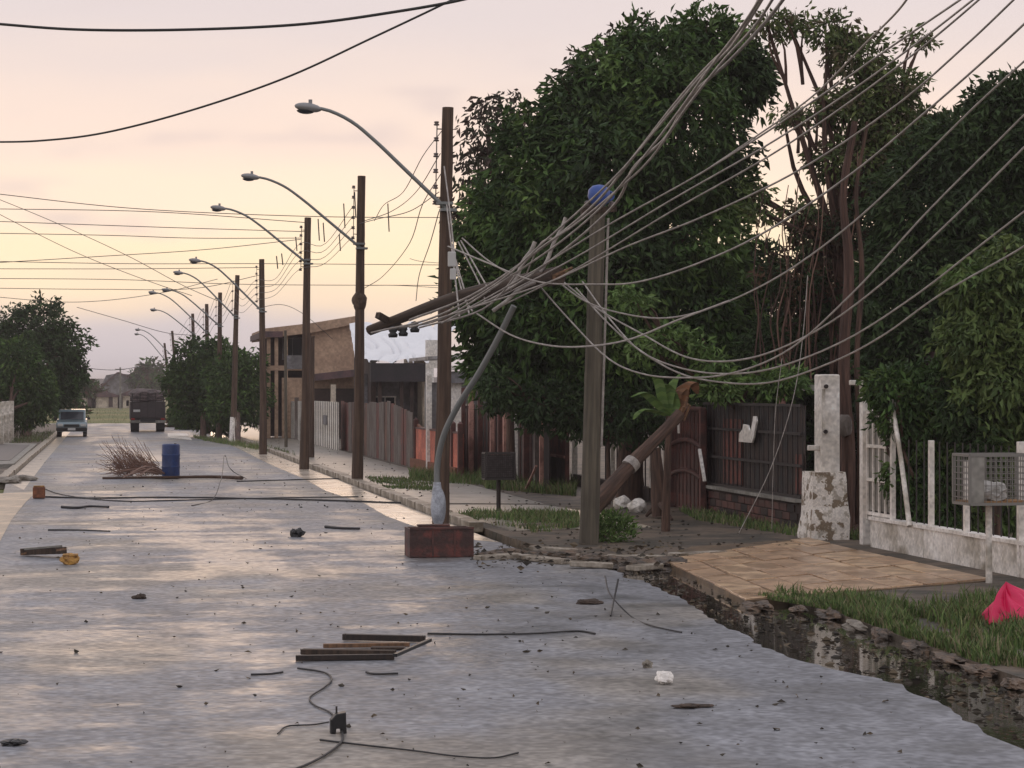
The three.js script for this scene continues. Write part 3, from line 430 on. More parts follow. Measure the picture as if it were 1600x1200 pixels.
[[[-30, 300], [200, 325], [480, 338], [700, 340]], [[-30, 326], [240, 331], [482, 348]], [[-30, 345], [250, 355], [478, 362]], [[-30, 364], [180, 368], [300, 372], [470, 372]], [[-30, 412], [150, 401], [320, 390], [470, 374]], [[-30, 408], [200, 412], [410, 412], [690, 414]], [[-30, 420], [210, 420], [404, 418]], [[-30, 435], [190, 437], [372, 444], [690, 446]], [[-30, 450], [160, 452], [310, 450], [405, 430]], [[-30, 300], [80, 345], [200, 400], [290, 448], [340, 470]], [[-30, 320], [120, 395], [240, 442], [300, 462]], [[-30, 462], [120, 472], [250, 458], [340, 436]], [[120, 480], [190, 500], [260, 520], [300, 524]], [[130, 575], [180, 578], [235, 570]], [[400, 482], [440, 476], [470, 488], [520, 530]], [[570, 446], [620, 446], [690, 450]], [[700, 412], [655, 408], [640, 404]]].forEach((p, i) =>
  tag(mesh('crossing_line', tube(p.map(([x, y]) => AT(x, y, 70 + i * 2.2)), 0.012, 0.012, 4, p.length * 8), mat.cable), 'one of the thin dark lines crossing the sky over the street', 'wire', 'lines crossing the street sky'));

// ================================================================== FENCES AND GATES ON THE RIGHT
const GY = 0.03;
scene.fog = new THREE.FogExp2(0xcfc4c2, 0.00045);
function fencePost(name, px, X, h, w, m, root, cap = true, y = GY) { const z = zAt(px, X); const o = mesh(name, rbox(X, y + h / 2, z, w, h, w, 0.012), m, root); if (cap) mesh('cap', metric(new THREE.ConeGeometry(w * 0.72, w * 0.5, 4).rotateY(Math.PI / 4).translate(X, y + h + w * 0.25, z)), m, o); return o; }
{ // white peeling gate pillar
  const b = G(1286, 840, 0.05), t = thing('gate_pillar', 'white plastered gate pillar with a crumbling wider foot', 'pillar', b), Z = -b.z;
  const plaster = M({ map: tex(512, (u, v) => { const n = fbm(u, v, 6, 6, 5, 101), f = fbm(u, v, 40, 40, 2, 102), low = v < 0.62 ? 1 : 0, p = smooth(0.61, 0.65, n + 0.12 * f - 0.06), s = smooth(0.55, 0.7, fbm(u, v, 10, 10, 4, 105)); const w = [234 - 50 * s, 226 - 52 * s, 216 - 56 * s], br = [134, 118, 98]; return [0, 1, 2].map(q => mix(w[q], br[q], p) * (0.88 + 0.24 * f) / 255); }, 0.9), roughness: 0.75, bumpMap: bumpMid, bumpScale: 0.02 });
  const top = AT(1293, 585, Z), w = 0.34;
  mesh('shaft', rbox(b.x + 0.07, (top.y + 1.0) / 2, b.z, w, top.y - 1.0, w, 0.03), mat.white, t);
  const g = new THREE.CylinderGeometry(0.4, 0.49, 1.2, 4, 8).rotateY(Math.PI / 4).toNonIndexed(), a = g.attributes.position; for (let i = 0; i < a.count; i++) { const x = a.getX(i), y = a.getY(i), z = a.getZ(i), k = 1 + 0.16 * (pn(x * 6 + 9, y * 5 + z * 6 + 9, 64, 64, 4) - 0.5); a.setXYZ(i, x * k, y, z * k); } g.computeVertexNormals();
  mesh('foot', metric(g.translate(b.x + 0.02, 0.55, b.z)), plaster, t);
  mesh('recess', box(b.x - 0.05, top.y - 0.62, b.z + w / 2 + 0.001, 0.06, 0.75, 0.012), mat.whiteGrime, t);
  mesh('bolt', [[-0.08, -0.2], [-0.09, -0.95]].map(([dx, dy]) => new THREE.CylinderGeometry(0.035, 0.035, 0.05, 8).rotateX(Math.PI / 2).translate(b.x + 0.07 + dx, top.y + dy, b.z + w / 2 + 0.02)), mat.darkMetal, t);
  mesh('hinge', rbox(b.x - 0.2, top.y - 1.22, b.z + 0.1, 0.2, 0.09, 0.09, 0.02), mat.white, t);
}
{ // dark mesh gate left of the pillar
  const X = 12.0, z0 = zAt(1103, X), z1 = zAt(1256, X), h0 = 0.62, h1 = XP(1180, 632, X).y, t = thing('mesh_gate', 'wide dark metal gate with mesh bars left of the white pillar', 'gate', V(X, GY, (z0 + z1) / 2)), L = z1 - z0;
  mesh('panel', box(X + 0.03, (h0 + h1) / 2, (z0 + z1) / 2, 0.02, h1 - h0, L), mat.darkGate, t);
  const a = zAt(1130, X), b = zAt(1160, X); mesh('rust_panel', box(X + 0.005, (h0 + h1) / 2 - 0.12, (a + b) / 2, 0.015, h1 - h0 - 0.35, b - a), mat.rustGate, t);
  const c = zAt(1243, X), d = zAt(1255, X); mesh('rust_panel', box(X + 0.005, h0 + 0.4, (c + d) / 2, 0.015, 0.7, d - c), mat.rustGate, t);
  for (let i = 0; i <= 22; i++) mesh('bar', rbox(X - 0.02, (h0 + h1) / 2, z0 + L * i / 22, 0.022, h1 - h0, 0.022, 0.004), mat.darkMetal, t);
  for (const y of [h0, h0 + 0.55, h1 - 0.5, h1]) mesh('rail', box(X - 0.045, y, (z0 + z1) / 2, 0.04, 0.05, L), mat.darkMetal, t);
  mesh('sill', box(X - 0.06, h0 - 0.06, (z0 + z1) / 2, 0.22, 0.06, L), mat.concrete, t);
  const base = mesh('base_wall', box(X + 0.03, (h0 - 0.09 + GY) / 2, (z0 + z1) / 2, 0.2, h0 - 0.09 - GY, L), mat.darkWall, t);
  for (let r = 0; r < 3; r++) for (let i = 0; i < 14; i++) mesh('brick', rbox(X - 0.08, GY + 0.08 + r * 0.15, z0 + L * (i + 0.5 + (r % 2) * 0.4) / 14.6, 0.03, 0.13, L / 14.6 - 0.03, 0.008), R() < 0.6 ? mat.maroon : mat.darkWall, base);
  // white cut-out of a swan on the gate
  const s = new THREE.Shape([[0, 0], [0.62, 0], [0.7, 0.18], [0.78, 0.55], [0.84, 0.78], [0.8, 0.95], [0.7, 0.95], [0.68, 0.8], [0.6, 0.5], [0.5, 0.42], [0.42, 0.62], [0.22, 0.64], [0.18, 0.46], [0.02, 0.3]].map(([x, y]) => new THREE.Vector2(x, y)));
  const w = G(1160, 690, 0), gg = new THREE.ExtrudeGeometry(s, { depth: 0.03, bevelEnabled: true, bevelSize: 0.008, bevelThickness: 0.006, bevelSegments: 1 }).scale(1.35, 0.52, 1).rotateY(-Math.PI / 2), q = XP(1157, 690, X - 0.09);
  tag(mesh('bird_plaque', metric(gg.translate(q.x, q.y, q.z)), mat.white), 'white swan-shaped plaque fixed on the dark mesh gate', 'plaque');
}
{ // brown ornamental wicket
  const X = 11.8, z0 = zAt(1052, X), z1 = zAt(1099, X), h = XP(1075, 640, X).y, t = thing('brown_wicket', 'brown wicket gate with two arched rails beside the stump', 'gate', V(X, GY, (z0 + z1) / 2)), L = z1 - z0, zc = (z0 + z1) / 2;
  mesh('panel', box(X + 0.05, (h + GY) / 2, zc, 0.05, h - GY, L), mat.maroon, t);
  for (const z of [z0, z1]) mesh('stile', rbox(X - 0.02, (h + GY) / 2, z, 0.12, h - GY + 0.1, 0.12, 0.015), mat.maroon, t);
  for (const y of [h, 1.35, 0.72]) { const pts = [0, 0.25, 0.5, 0.75, 1].map(k => V(X - 0.04, y + (y === h ? 0.02 : 0.13 * Math.sin(k * Math.PI)), mix(z0, z1, k))); mesh('arched_rail', tube(pts, 0.05, 0.05, 6, 14), mat.maroon, t); }
  for (let i = 1; i < 8; i++) mesh('bar', rbox(X - 0.03, (h + GY) / 2, mix(z0, z1, i / 8), 0.03, h - GY - 0.1, 0.03, 0.006), mat.maroon, t);
  mesh('edge_strip', box(X - 0.09, 1.1, z0 + 0.02, 0.03, 1.9, 0.06), mat.pink, t); mesh('number_strip', box(X - 0.07, h - 0.3, mix(z0, z1, 0.3), 0.03, 0.4, 0.08), mat.white, t);
  tag(mesh('white_stick', bar(XP(1101, 752, X - 0.15), XP(1093, 702, X - 0.15), 0.06, 0.04), mat.white), 'short white slat leaning on the brown wicket gate', 'stick');
}
{ // white picket posts
  const X = 11.9, t = thing('white_picket_fence', 'fence of white concrete posts behind the thick grey post', 'fence', V(X, GY, zAt(990, X)));
  for (const [px, ty, w] of [[957, 640, 0.1], [971, 640, 0.13], [994, 640, 0.13], [1019, 640, 0.12], [1041, 648, 0.11], [898, 634, 0.13]]) { const h = XP(px, ty, X).y - GY; fencePost('post', px, X, h, w, mat.whiteGrime, t); }
  for (const px of [945, 963, 982, 1007, 1030, 915, 930]) mesh('bar', rbox(X + 0.02, 1.05, zAt(px, X), 0.03, 1.9, 0.03, 0.005), mat.darkMetal, t);
  mesh('rail', box(X + 0.03, 1.95, (zAt(895, X) + zAt(1045, X)) / 2, 0.04, 0.05, zAt(1045, X) - zAt(895, X)), mat.darkMetal, t);
  const wn = XP(948, 635, X - 0.02); mesh('white_frame', [box(X - 0.03, wn.y, (zAt(938, X) + zAt(958, X)) / 2, 0.06, 0.06, zAt(958, X) - zAt(938, X))], mat.white, t);
  mesh('plinth', box(X + 0.02, GY + 0.15, (zAt(895, X) + zAt(1045, X)) / 2, 0.16, 0.3, zAt(1045, X) - zAt(895, X)), mat.darkWall, t);
  for (const [px, py, l] of [[972, 786, 'pale painted stone at the foot of the white posts'], [995, 792, 'larger pale painted stone under the leaning pole butt']]) tag(mesh('painted_stone', lump(G(px, py, 0.14), 0.2, 0.16, 0.18, px, 0.4, 2), mat.whiteGrime), l, 'stone');
}
{ // brown door panel and pink column fence
  const X = 11.0, t = thing('brown_panel_gate', 'narrow reddish-brown panelled gate behind the trees\' shade', 'gate', V(X, GY, zAt(868, X)));
  t.userData.label = 'narrow reddish brown panelled gate left of the white posts';
  const z0 = zAt(851, X), z1 = zAt(886, X), h = XP(868, 636, X).y; for (const z of [z0, z1]) mesh('stile', box(X, (h + GY) / 2, z, 0.1, h - GY, 0.1), mat.maroon, t);
  for (const [a, b, m] of [[1.55, h, mat.maroon], [0.9, 1.5, mat.rustGate], [GY + 0.1, 0.85, mat.greyFence]]) mesh('panel', box(X, (a + b) / 2, (z0 + z1) / 2, 0.05, b - a, z1 - z0 - 0.1), m, t);
  for (const y of [0.87, 1.52]) mesh('rail', box(X - 0.05, y, (z0 + z1) / 2, 0.05, 0.06, z1 - z0), mat.pink, t);
}
{
  const X = 10.4, t = thing('column_fence', 'fence of pink and brown columns with dark bars left of the panelled gate', 'fence', V(X, GY, zAt(790, X)));
  for (const [px, ty, w, m] of [[724, 606, 0.12, mat.maroon], [736, 600, 0.14, mat.pink], [750, 602, 0.14, mat.maroon], [769, 610, 0.12, mat.pink], [782, 622, 0.16, mat.maroon], [790, 622, 0.14, mat.pink], [805, 624, 0.13, mat.white], [822, 628, 0.16, mat.maroon], [838, 630, 0.12, mat.greyFence], [846, 632, 0.1, mat.pink]]) fencePost('column', px, X, XP(px, ty, X).y - GY, w, m, t, false);
  for (let px = 728; px < 848; px += 5.5) mesh('bar', rbox(X + 0.04, 1.1, zAt(px, X), 0.03, 2.0, 0.03, 0.005), mat.maroon, t);
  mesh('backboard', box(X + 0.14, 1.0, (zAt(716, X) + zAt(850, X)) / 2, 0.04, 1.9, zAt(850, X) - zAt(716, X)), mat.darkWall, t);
  tag(mesh('pale_stick', bar(G(822, 764, 0.1), XP(838, 728, X - 0.5), 0.05, 0.04), mat.pink), 'pale stick leaning at the foot of the brown columns', 'stick');
}
{ // salmon low wall with red posts
  const X = 9.7, t = thing('salmon_wall', 'low salmon-red wall with red posts right of the brown board fence', 'wall', V(X, GY, zAt(684, X))), z0 = zAt(648, X), z1 = zAt(720, X), h = XP(690, 674, X).y;
  mesh('wall', box(X, (h + GY + 0.25) / 2, (z0 + z1) / 2, 0.15, h - GY - 0.25, z1 - z0), mat.redWall, t); mesh('plinth', box(X - 0.03, GY + 0.15, (z0 + z1) / 2, 0.26, 0.3, z1 - z0), mat.brick, t); mesh('coping', box(X, h + 0.02, (z0 + z1) / 2, 0.2, 0.05, z1 - z0), mat.maroon, t);
  for (const px of [650, 690, 708, 719]) fencePost('post', px, X - 0.06, h + 0.25, 0.14, mat.maroon, t);
  mesh('gable_board', bar(XP(640, 652, X), XP(676, 690, X), 0.08, 0.16), mat.brick, t);
}
{ // brown and grey board fence
  const X = 9.6, t = thing('board_fence', 'tall fence of brown and grey boards behind the second pole', 'fence', V(X, GY, zAt(590, X))); let px = 533;
  while (px < 646) { const w = rr(3.4, 6.5), z0 = zAt(px, X), z1 = zAt(px + w, X), h = (px < 610 ? XP(px, 628 + rr(-2, 2), X).y : XP(px, mix(630, 646, (px - 610) / 36), X).y); mesh('board', rbox(X + rr(-0.02, 0.02), (h + GY) / 2, (z0 + z1) / 2, 0.03, h - GY, z1 - z0 - 0.02, 0.004), [mat.brownFence, mat.greyFence, mat.greyFence, mat.rustGate][Math.floor(R() * 4)], t); px += w; }
  for (const y of [0.5, 1.6]) mesh('rail', box(X + 0.06, y, (zAt(533, X) + zAt(646, X)) / 2, 0.06, 0.08, zAt(646, X) - zAt(533, X)), mat.darkWood, t);
}
{ // pale sheet-metal gate with two leaves and square windows
  const X = 9.25, t = thing('pale_metal_gate', 'pale grey sheet-metal gate behind the third pole', 'gate', V(X, GY, zAt(475, X)));
  for (const [a, b] of [[416, 450], [450, 462], [466, 481], [481, 529]]) { const z0 = zAt(a, X), z1 = zAt(b, X), h = XP((a + b) / 2, 627, X).y, l = mesh('leaf', box(X, (h + GY) / 2, (z0 + z1) / 2, 0.04, h - GY, Math.abs(z1 - z0) - 0.08), mat.white, t); const n = Math.max(2, Math.round(Math.abs(z1 - z0) / 0.8)); for (let i = 0; i <= n; i++) mesh('rib', box(X - 0.035, (h + GY) / 2, mix(z0, z1, (i + 0.2) / (n + 0.4)), 0.03, h - GY, 0.06), mat.concrete, l); }
  const q = XP(510, 656, X); mesh('window', box(X - 0.05, q.y, q.z, 0.05, 0.4, 1.6), mat.greyWall, t); mesh('hinge_post', box(X - 0.02, 1.1, zAt(464, X), 0.2, 2.1, 0.2), mat.greyFence, t);
}
{ // white-framed gate and low wall with posts at the right edge
  const X = 11.9, gz = zAt(1352, X), t = thing('white_frame_gate', 'tall white gate post with a grey lattice panel right of the tree trunk', 'gate', V(X, GY, gz));
  const h = XP(1352, 594, X).y; mesh('post', rbox(X, (h + GY) / 2, gz, 0.15, h - GY, 0.15, 0.015), mat.white, t); mesh('bracket', rbox(X - 0.15, h - 0.04, gz, 0.22, 0.08, 0.1, 0.015), mat.white, t);
  const z0 = gz + 0.1, z1 = zAt(1393, X), hp = XP(1380, 645, X).y; mesh('lattice_panel', box(X + 0.04, (hp + 0.6) / 2, (z0 + z1) / 2, 0.03, hp - 0.6, z1 - z0), mat.concrete, t);
  for (let i = 0; i <= 4; i++) mesh('bar', rbox(X - 0.0, (hp + 0.5) / 2, mix(z0, z1, i / 4), 0.035, hp - 0.4, 0.035, 0.005), mat.white, t); for (let i = 0; i < 4; i++) mesh('rail', box(X, mix(0.55, hp, i / 3), (z0 + z1) / 2, 0.045, 0.05, z1 - z0), mat.white, t);
  const w = thing('low_white_wall', 'low stained white wall with thin posts under the hedge', 'wall', V(X, GY, zAt(1480, X))), w0 = zAt(1366, X), w1 = zAt(1720, X);
  for (let i = 0; i < 7; i++) { const a = mix(w0, w1, i / 7), b = mix(w0, w1, (i + 1) / 7); mesh('panel', rbox(X, GY + 0.2, (a + b) / 2, 0.14, 0.46, b - a - 0.015, 0.01), i % 3 === 2 ? mat.white : mat.whiteGrime, w); }
  mesh('coping', box(X, GY + 0.455, (w0 + w1) / 2, 0.2, 0.05, w1 - w0), mat.white, w);
  for (const [px, ty] of [[1395, 628], [1455, 688], [1597, 690], [1510, 720]]) { const hh = XP(px, ty, X - 0.02).y; mesh('post', rbox(X - 0.03, (hh + GY) / 2, zAt(px, X - 0.03), px > 1590 ? 0.13 : 0.075, hh - GY, 0.075, 0.008), mat.white, w); }
  for (let px = 1405; px < 1600; px += 12) mesh('bar', rbox(X + 0.03, 1.1, zAt(px, X), 0.018, 1.3, 0.018, 0.004), mat.darkMetal, w);
  tag(mesh('leaning_pole', tube([XP(1421, 822, X - 0.15), XP(1408, 720, X - 0.1), XP(1393, 625, X - 0.05)], 0.04, 0.035, 7, 8), mat.whiteGrime), 'thin white pole leaning in the shrub above the low wall', 'pole');
}
// litter basket on a post, right edge
function basket(root, c, w, h, d, post, mw, nx, ny, mp) {
  const y0 = c.y, P = (x, y, z) => V(c.x + x * w / 2, y0 + y * h, c.z + z * d / 2), rim = [];
  for (const y of [0, 1]) for (const [a, b] of [[[-1, -1], [1, -1]], [[1, -1], [1, 1]], [[1, 1], [-1, 1]], [[-1, 1], [-1, -1]]]) rim.push(bar(P(a[0], y, a[1]), P(b[0], y, b[1]), 0.035));
  for (const [x, z] of [[-1, -1], [1, -1], [1, 1], [-1, 1]]) rim.push(bar(P(x, 0, z), P(x, 1, z), 0.03));
  mesh('frame', rim, mw, root);
  for (const s of [-1, 1]) {
    const g = []; for (let i = 1; i < nx; i++) g.push(bar(P(-1 + 2 * i / nx, 0, s), P(-1 + 2 * i / nx, 1, s), 0.009)); for (let j = 1; j < ny; j++) g.push(bar(P(-1, j / ny, s), P(1, j / ny, s), 0.009)); mesh('wire_side', g, mw, root);
    const e = []; for (let i = 1; i < nx * d / w; i++) e.push(bar(P(s, 0, -1 + 2 * i / (nx * d / w)), P(s, 1, -1 + 2 * i / (nx * d / w)), 0.009)); for (let j = 1; j < ny; j++) e.push(bar(P(s, j / ny, -1), P(s, j / ny, 1), 0.009)); mesh('wire_end', e, mw, root);
  }
  mesh('tray', box(c.x, y0 + 0.02, c.z, w - 0.04, 0.03, d - 0.04), mp, root);
  mesh('post', tube([V(c.x + post, 0, c.z), V(c.x + post, y0, c.z)], 0.045, 0.045, 8, 2), mw === mat.darkMetal ? mat.wetWood : mat.whiteGrime, root);
}
{
  const b = G(1545, 906, 0.07), t = thing('litter_basket', 'grey wire litter basket on a post at the right edge', 'litter basket', b), c = AT(1552, 786, -b.z);
  basket(t, V(c.x, c.y, b.z), 0.86, 0.62, 0.55, -0.06, mat.basketWire, 12, 8, mat.tray); mesh('side_panel', box(c.x - 0.43 + 0.1, c.y + 0.31, b.z + 0.28, 0.18, 0.58, 0.01), mat.concrete, t);
  const q = V(c.x - 0.02, c.y + 0.15, b.z); const g = thing('rubbish_bag', 'crumpled grey rubbish bag inside the wire basket', 'bag', q); mesh('bag', lump(q, 0.2, 0.13, 0.17, 3, 0.6, 4), mat.litterBag, g); mesh('knot', lump(V(q.x - 0.16, q.y + 0.03, q.z + 0.1), 0.05, 0.08, 0.05, 5, 0.6, 2), mat.litterBag, g);
}
{
  const b = G(778, 796, 0.08), t = thing('litter_basket', 'small dark litter basket on a post behind the kerb', 'litter basket', b), c = AT(779, 748, -b.z);
  basket(t, V(c.x, c.y, b.z), 0.6, 0.52, 0.4, 0, mat.darkMetal, 14, 12, mat.darkMetal);
  mesh('liner', box(c.x, c.y + 0.25, b.z - 0.02, 0.52, 0.44, 0.3), M({ map: blotch([104, 94, 92], [72, 64, 62], 8, 0.7, 110, 0.4), roughness: 0.8 }), t);
}
{ // pink sheet heaped on the grass
  const c = G(1566, 972, 0.08), R2 = [], N = 72, K = 26, pos = [], idx = [];
  for (let i = 0; i <= K; i++) for (let j = 0; j < N; j++) {
    const a = j / N * 2 * Math.PI, k = i / K, f = 1 + 0.16 * Math.sin(a * 5 + 1) + 0.1 * Math.sin(a * 9 + 2.1 + k * 2), rad = k * (0.42 + 0.16 * Math.cos(a)) * f, pk = Math.pow(1 - k, 0.75), fold = 0.035 * Math.sin(a * 7 + k * 4) * k * (1 - k) * 4 + 0.02 * Math.sin(a * 15 + k * 9) * k;
    pos.push(c.x + rad * Math.cos(a) - 0.05 * (1 - k) + 0.09, c.y + 0.42 * pk * (0.9 + 0.1 * Math.sin(a * 3)) + fold + 0.004, c.z + rad * 0.8 * Math.sin(a));
  }
  for (let i = 0; i < K; i++) for (let j = 0; j < N; j++) { const a = i * N + j, b = i * N + (j + 1) % N, d = a + N, e = b + N; idx.push(a, b, d, b, e, d); }
  const g = new THREE.BufferGeometry(); g.setAttribute('position', new THREE.Float32BufferAttribute(pos, 3)); g.setIndex(idx); g.computeVertexNormals(); g.setAttribute('uv', new THREE.Float32BufferAttribute(new Float32Array(pos.length / 3 * 2).map((_, i) => i % 2 ? pos[(i >> 1) * 3 + 2] : pos[(i >> 1) * 3 + 1]), 2));
  tag(mesh('pink_sheet', g.toNonIndexed(), mat.bag), 'bright pink plastic sheet heaped on the grass at the right edge', 'plastic sheet');
}

// ================================================================== HOUSES
function windowAt(root, x, y, z, w, h, mf = mat.white) { const f = mesh('window', [box(x, y + h / 2, z, w + 0.1, 0.06, 0.08), box(x, y - h / 2, z, w + 0.1, 0.06, 0.08), box(x - w / 2, y, z, 0.06, h, 0.08), box(x + w / 2, y, z, 0.06, h, 0.08), box(x, y, z, 0.04, h, 0.06)], mf, root); mesh('pane', box(x, y, z - 0.02, w, h, 0.02), mat.glass, f); return f; }
{ // tan two-storey house
  const Z = 112, P = (px, py) => AT(px, py, Z), a = P(486, 505), b = P(556, 493), l = P(416, 512), t = thing('tan_house', 'two-storey tan house with a balcony behind the third pole', 'house', V(a.x, GY, -Z));
  const D = 10, top = 6.0; mesh('wall', box((a.x + b.x) / 2, top / 2 - 0.1, -Z - D / 2, b.x - a.x, top, D), mat.tanWall, t);
  mesh('roof', bar(V((l.x + b.x) / 2 + 0.0, 0, -Z - D), V((l.x + b.x) / 2, 0, -Z), 0.01, 0.01), mat.tanWall, t);
  const rs = new THREE.Shape([[l.x - 0.1, l.y - 0.55], [l.x - 0.1, l.y - 0.05], [a.x, a.y], [b.x + 0.15, b.y], [b.x + 0.15, b.y - 0.4], [a.x, a.y - 0.5]].map(([x, y]) => new THREE.Vector2(x, y)));
  mesh('parapet', metric(new THREE.ExtrudeGeometry(rs, { depth: D + 0.4, bevelEnabled: false }).translate(0, 0, -Z - D)), mat.tanWall, t);
  mesh('eave', box(l.x + 0.3, l.y - 0.35, -Z - D / 2 + 0.4, 1.0, 0.3, D + 0.4), mat.purpleRoof, t);
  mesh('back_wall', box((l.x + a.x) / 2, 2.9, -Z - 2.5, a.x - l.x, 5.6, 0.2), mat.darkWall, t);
  for (const px of [420, 432, 447]) { const q = P(px, 530); mesh('column', box(q.x, 2.7, -Z - 0.1, 0.18, 5.3, 0.18), mat.tanWall, t); }
  const f = P(470, 572); mesh('balcony', box((l.x + a.x) / 2, f.y - 0.1, -Z - 1.2, a.x - l.x, 0.25, 2.4), mat.tanWall, t); mesh('balcony_wall', box(P(468, 0).x, f.y + 0.2, -Z - 0.02, 1.3, 0.7, 0.12), mat.greyWall, t);
  const bl = mesh('lower_wall', box(P(470, 0).x, 1.6, -Z - 0.2, 1.9, 3.1, 0.2), mat.tanWall, t); windowAt(t, P(462, 0).x, P(0, 542).y, -Z - 1.9, 1.0, 1.1, mat.greyWall);
  const r0 = P(486, 590), r1 = P(600, 585); mesh('awning', bar(V(r0.x, r0.y, -Z + 1.2), V(r1.x, r1.y + 0.25, -Z + 1.2), 2.6, 0.35), mat.purpleRoof, t);
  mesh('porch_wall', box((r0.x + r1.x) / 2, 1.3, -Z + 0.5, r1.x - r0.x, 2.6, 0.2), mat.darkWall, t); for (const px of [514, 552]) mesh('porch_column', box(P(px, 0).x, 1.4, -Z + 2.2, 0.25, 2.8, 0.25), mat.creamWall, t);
}
{ // house with a white tarpaulin on its roof
  const Z = 84, P = (px, py, z = Z) => AT(px, py, z), e0 = P(556, 565), e1 = P(668, 565), r0 = P(546, 507, Z + 6), r1 = P(720, 506, Z + 6), t = thing('tarp_roof_house', 'low house with a white tarpaulin stretched over its roof', 'house', V(e0.x, GY, -Z));
  const N = 90, K = 36, pos = [], idx = [], uv = []; for (let i = 0; i <= K; i++) for (let j = 0; j <= N; j++) { const u = j / N, v = i / K, q = e0.clone().lerp(e1, u).lerp(r0.clone().lerp(r1, u), v); q.y += 0.16 * (pn(u * 7 + v * 3, v * 5 + u * 2, 64, 64, 8) - 0.5) - 0.34 * Math.pow(1 - Math.abs(2 * pn(u * 9 + v * 5 + 3, v * 4 - u * 3 + 20, 64, 64, 18) - 1), 5) * 0.6; pos.push(q.x, q.y + 0.06, q.z); uv.push(u * 4, v * 5); }
  for (let i = 0; i < K; i++) for (let j = 0; j < N; j++) { const a = i * (N + 1) + j; idx.push(a, a + 1, a + N + 1, a + 1, a + N + 2, a + N + 1); }
  const g = new THREE.BufferGeometry(); g.setAttribute('position', new THREE.Float32BufferAttribute(pos, 3)); g.setAttribute('uv', new THREE.Float32BufferAttribute(uv, 2)); g.setIndex(idx); g.computeVertexNormals(); mesh('tarpaulin', g, mat.tarp, t);
  mesh('fascia', box((P(580, 0).x + P(666, 0).x) / 2, P(0, 581).y, -Z + 0.1, P(666, 0).x - P(576, 0).x, 0.72, 0.25), mat.darkRoof, t);
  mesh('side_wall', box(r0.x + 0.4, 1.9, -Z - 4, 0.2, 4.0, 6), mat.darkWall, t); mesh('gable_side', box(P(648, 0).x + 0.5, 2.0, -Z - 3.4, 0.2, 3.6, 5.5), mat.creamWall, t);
  const wl = mesh('front_wall', box((P(580, 0).x + P(668, 0).x) / 2, 1.6, -Z - 2.2, 2.6, 3.1, 0.2), mat.greyWall, t);
  windowAt(t, P(612, 0).x, 1.7, -Z - 2.05, 0.8, 1.1); for (const px of [594, 628, 644]) mesh('porch_post', box(P(px, 0).x, 1.6, -Z - 0.1, 0.14, 3.1, 0.14), mat.darkWall, t);
  mesh('corner_pillar', box(P(670, 0).x, 1.75, -Z + 0.1, 0.32, 3.6, 0.32), mat.white, t); const q = P(678, 545); mesh('wall_panel', box(q.x, q.y - 0.2, -Z - 0.4, 0.55, 1.1, 0.1), mat.white, t);
}
{ // grey house with a flat zinc roof behind the nearest pole
  const Z = 66, P = (px, py, z = Z) => AT(px, py, z), t = thing('zinc_roof_house', 'small grey house with a pale zinc roof behind the nearest pole', 'house', V(P(710, 0).x, GY, -Z)), a = P(664, 560), b = P(746, 558);
  mesh('roof', bar(V(a.x, a.y, -Z - 1.5), V(b.x + 1.6, b.y + 0.1, -Z - 1.5), 4.2, 0.1), mat.zincRoof, t); mesh('fascia', bar(V(a.x + 0.5, a.y - 0.32, -Z + 0.7), V(b.x + 1.5, b.y - 0.16, -Z + 0.7), 0.08, 0.14), mat.white, t); mesh('beam', bar(V(a.x + 0.4, a.y - 0.6, -Z + 0.5), V(b.x + 1.5, b.y - 0.5, -Z + 0.5), 0.2, 0.36), mat.greyWall, t);
  mesh('wall', box((a.x + b.x) / 2 + 1.2, 1.4, -Z - 1.2, b.x - a.x + 2, 2.7, 0.2), mat.greyWall, t); for (const px of [706, 714, 668]) mesh('pillar', box(P(px, 0).x, 1.5, -Z + 0.3, 0.16, 2.9, 0.16), mat.white, t); windowAt(t, P(730, 0).x, 1.6, -Z - 1.05, 0.7, 0.9);
}
{ // dark bungalow under the trees
  const t = thing('shaded_bungalow', 'dark bungalow in the shade behind the fences and trees', 'house', V(17, GY, -46)), X = 16.5;
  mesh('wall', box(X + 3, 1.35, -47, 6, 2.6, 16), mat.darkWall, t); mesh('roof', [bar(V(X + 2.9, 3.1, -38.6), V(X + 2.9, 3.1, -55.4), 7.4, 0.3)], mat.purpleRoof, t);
  for (const z of [-42, -46, -50]) { const f = mesh('window', [box(X - 0.03, 1.7, z, 0.08, 1.1, 1.3)], mat.white, t); mesh('pane', box(X - 0.08, 1.7, z, 0.03, 0.9, 1.1), mat.glass, f); }
  mesh('veranda_rail', box(13.6, 2.55, -46, 0.1, 0.12, 12), mat.white, t); for (const z of [-40, -43, -46, -49, -52]) mesh('veranda_post', box(13.6, 1.3, z, 0.14, 2.5, 0.14), mat.pink, t);
}

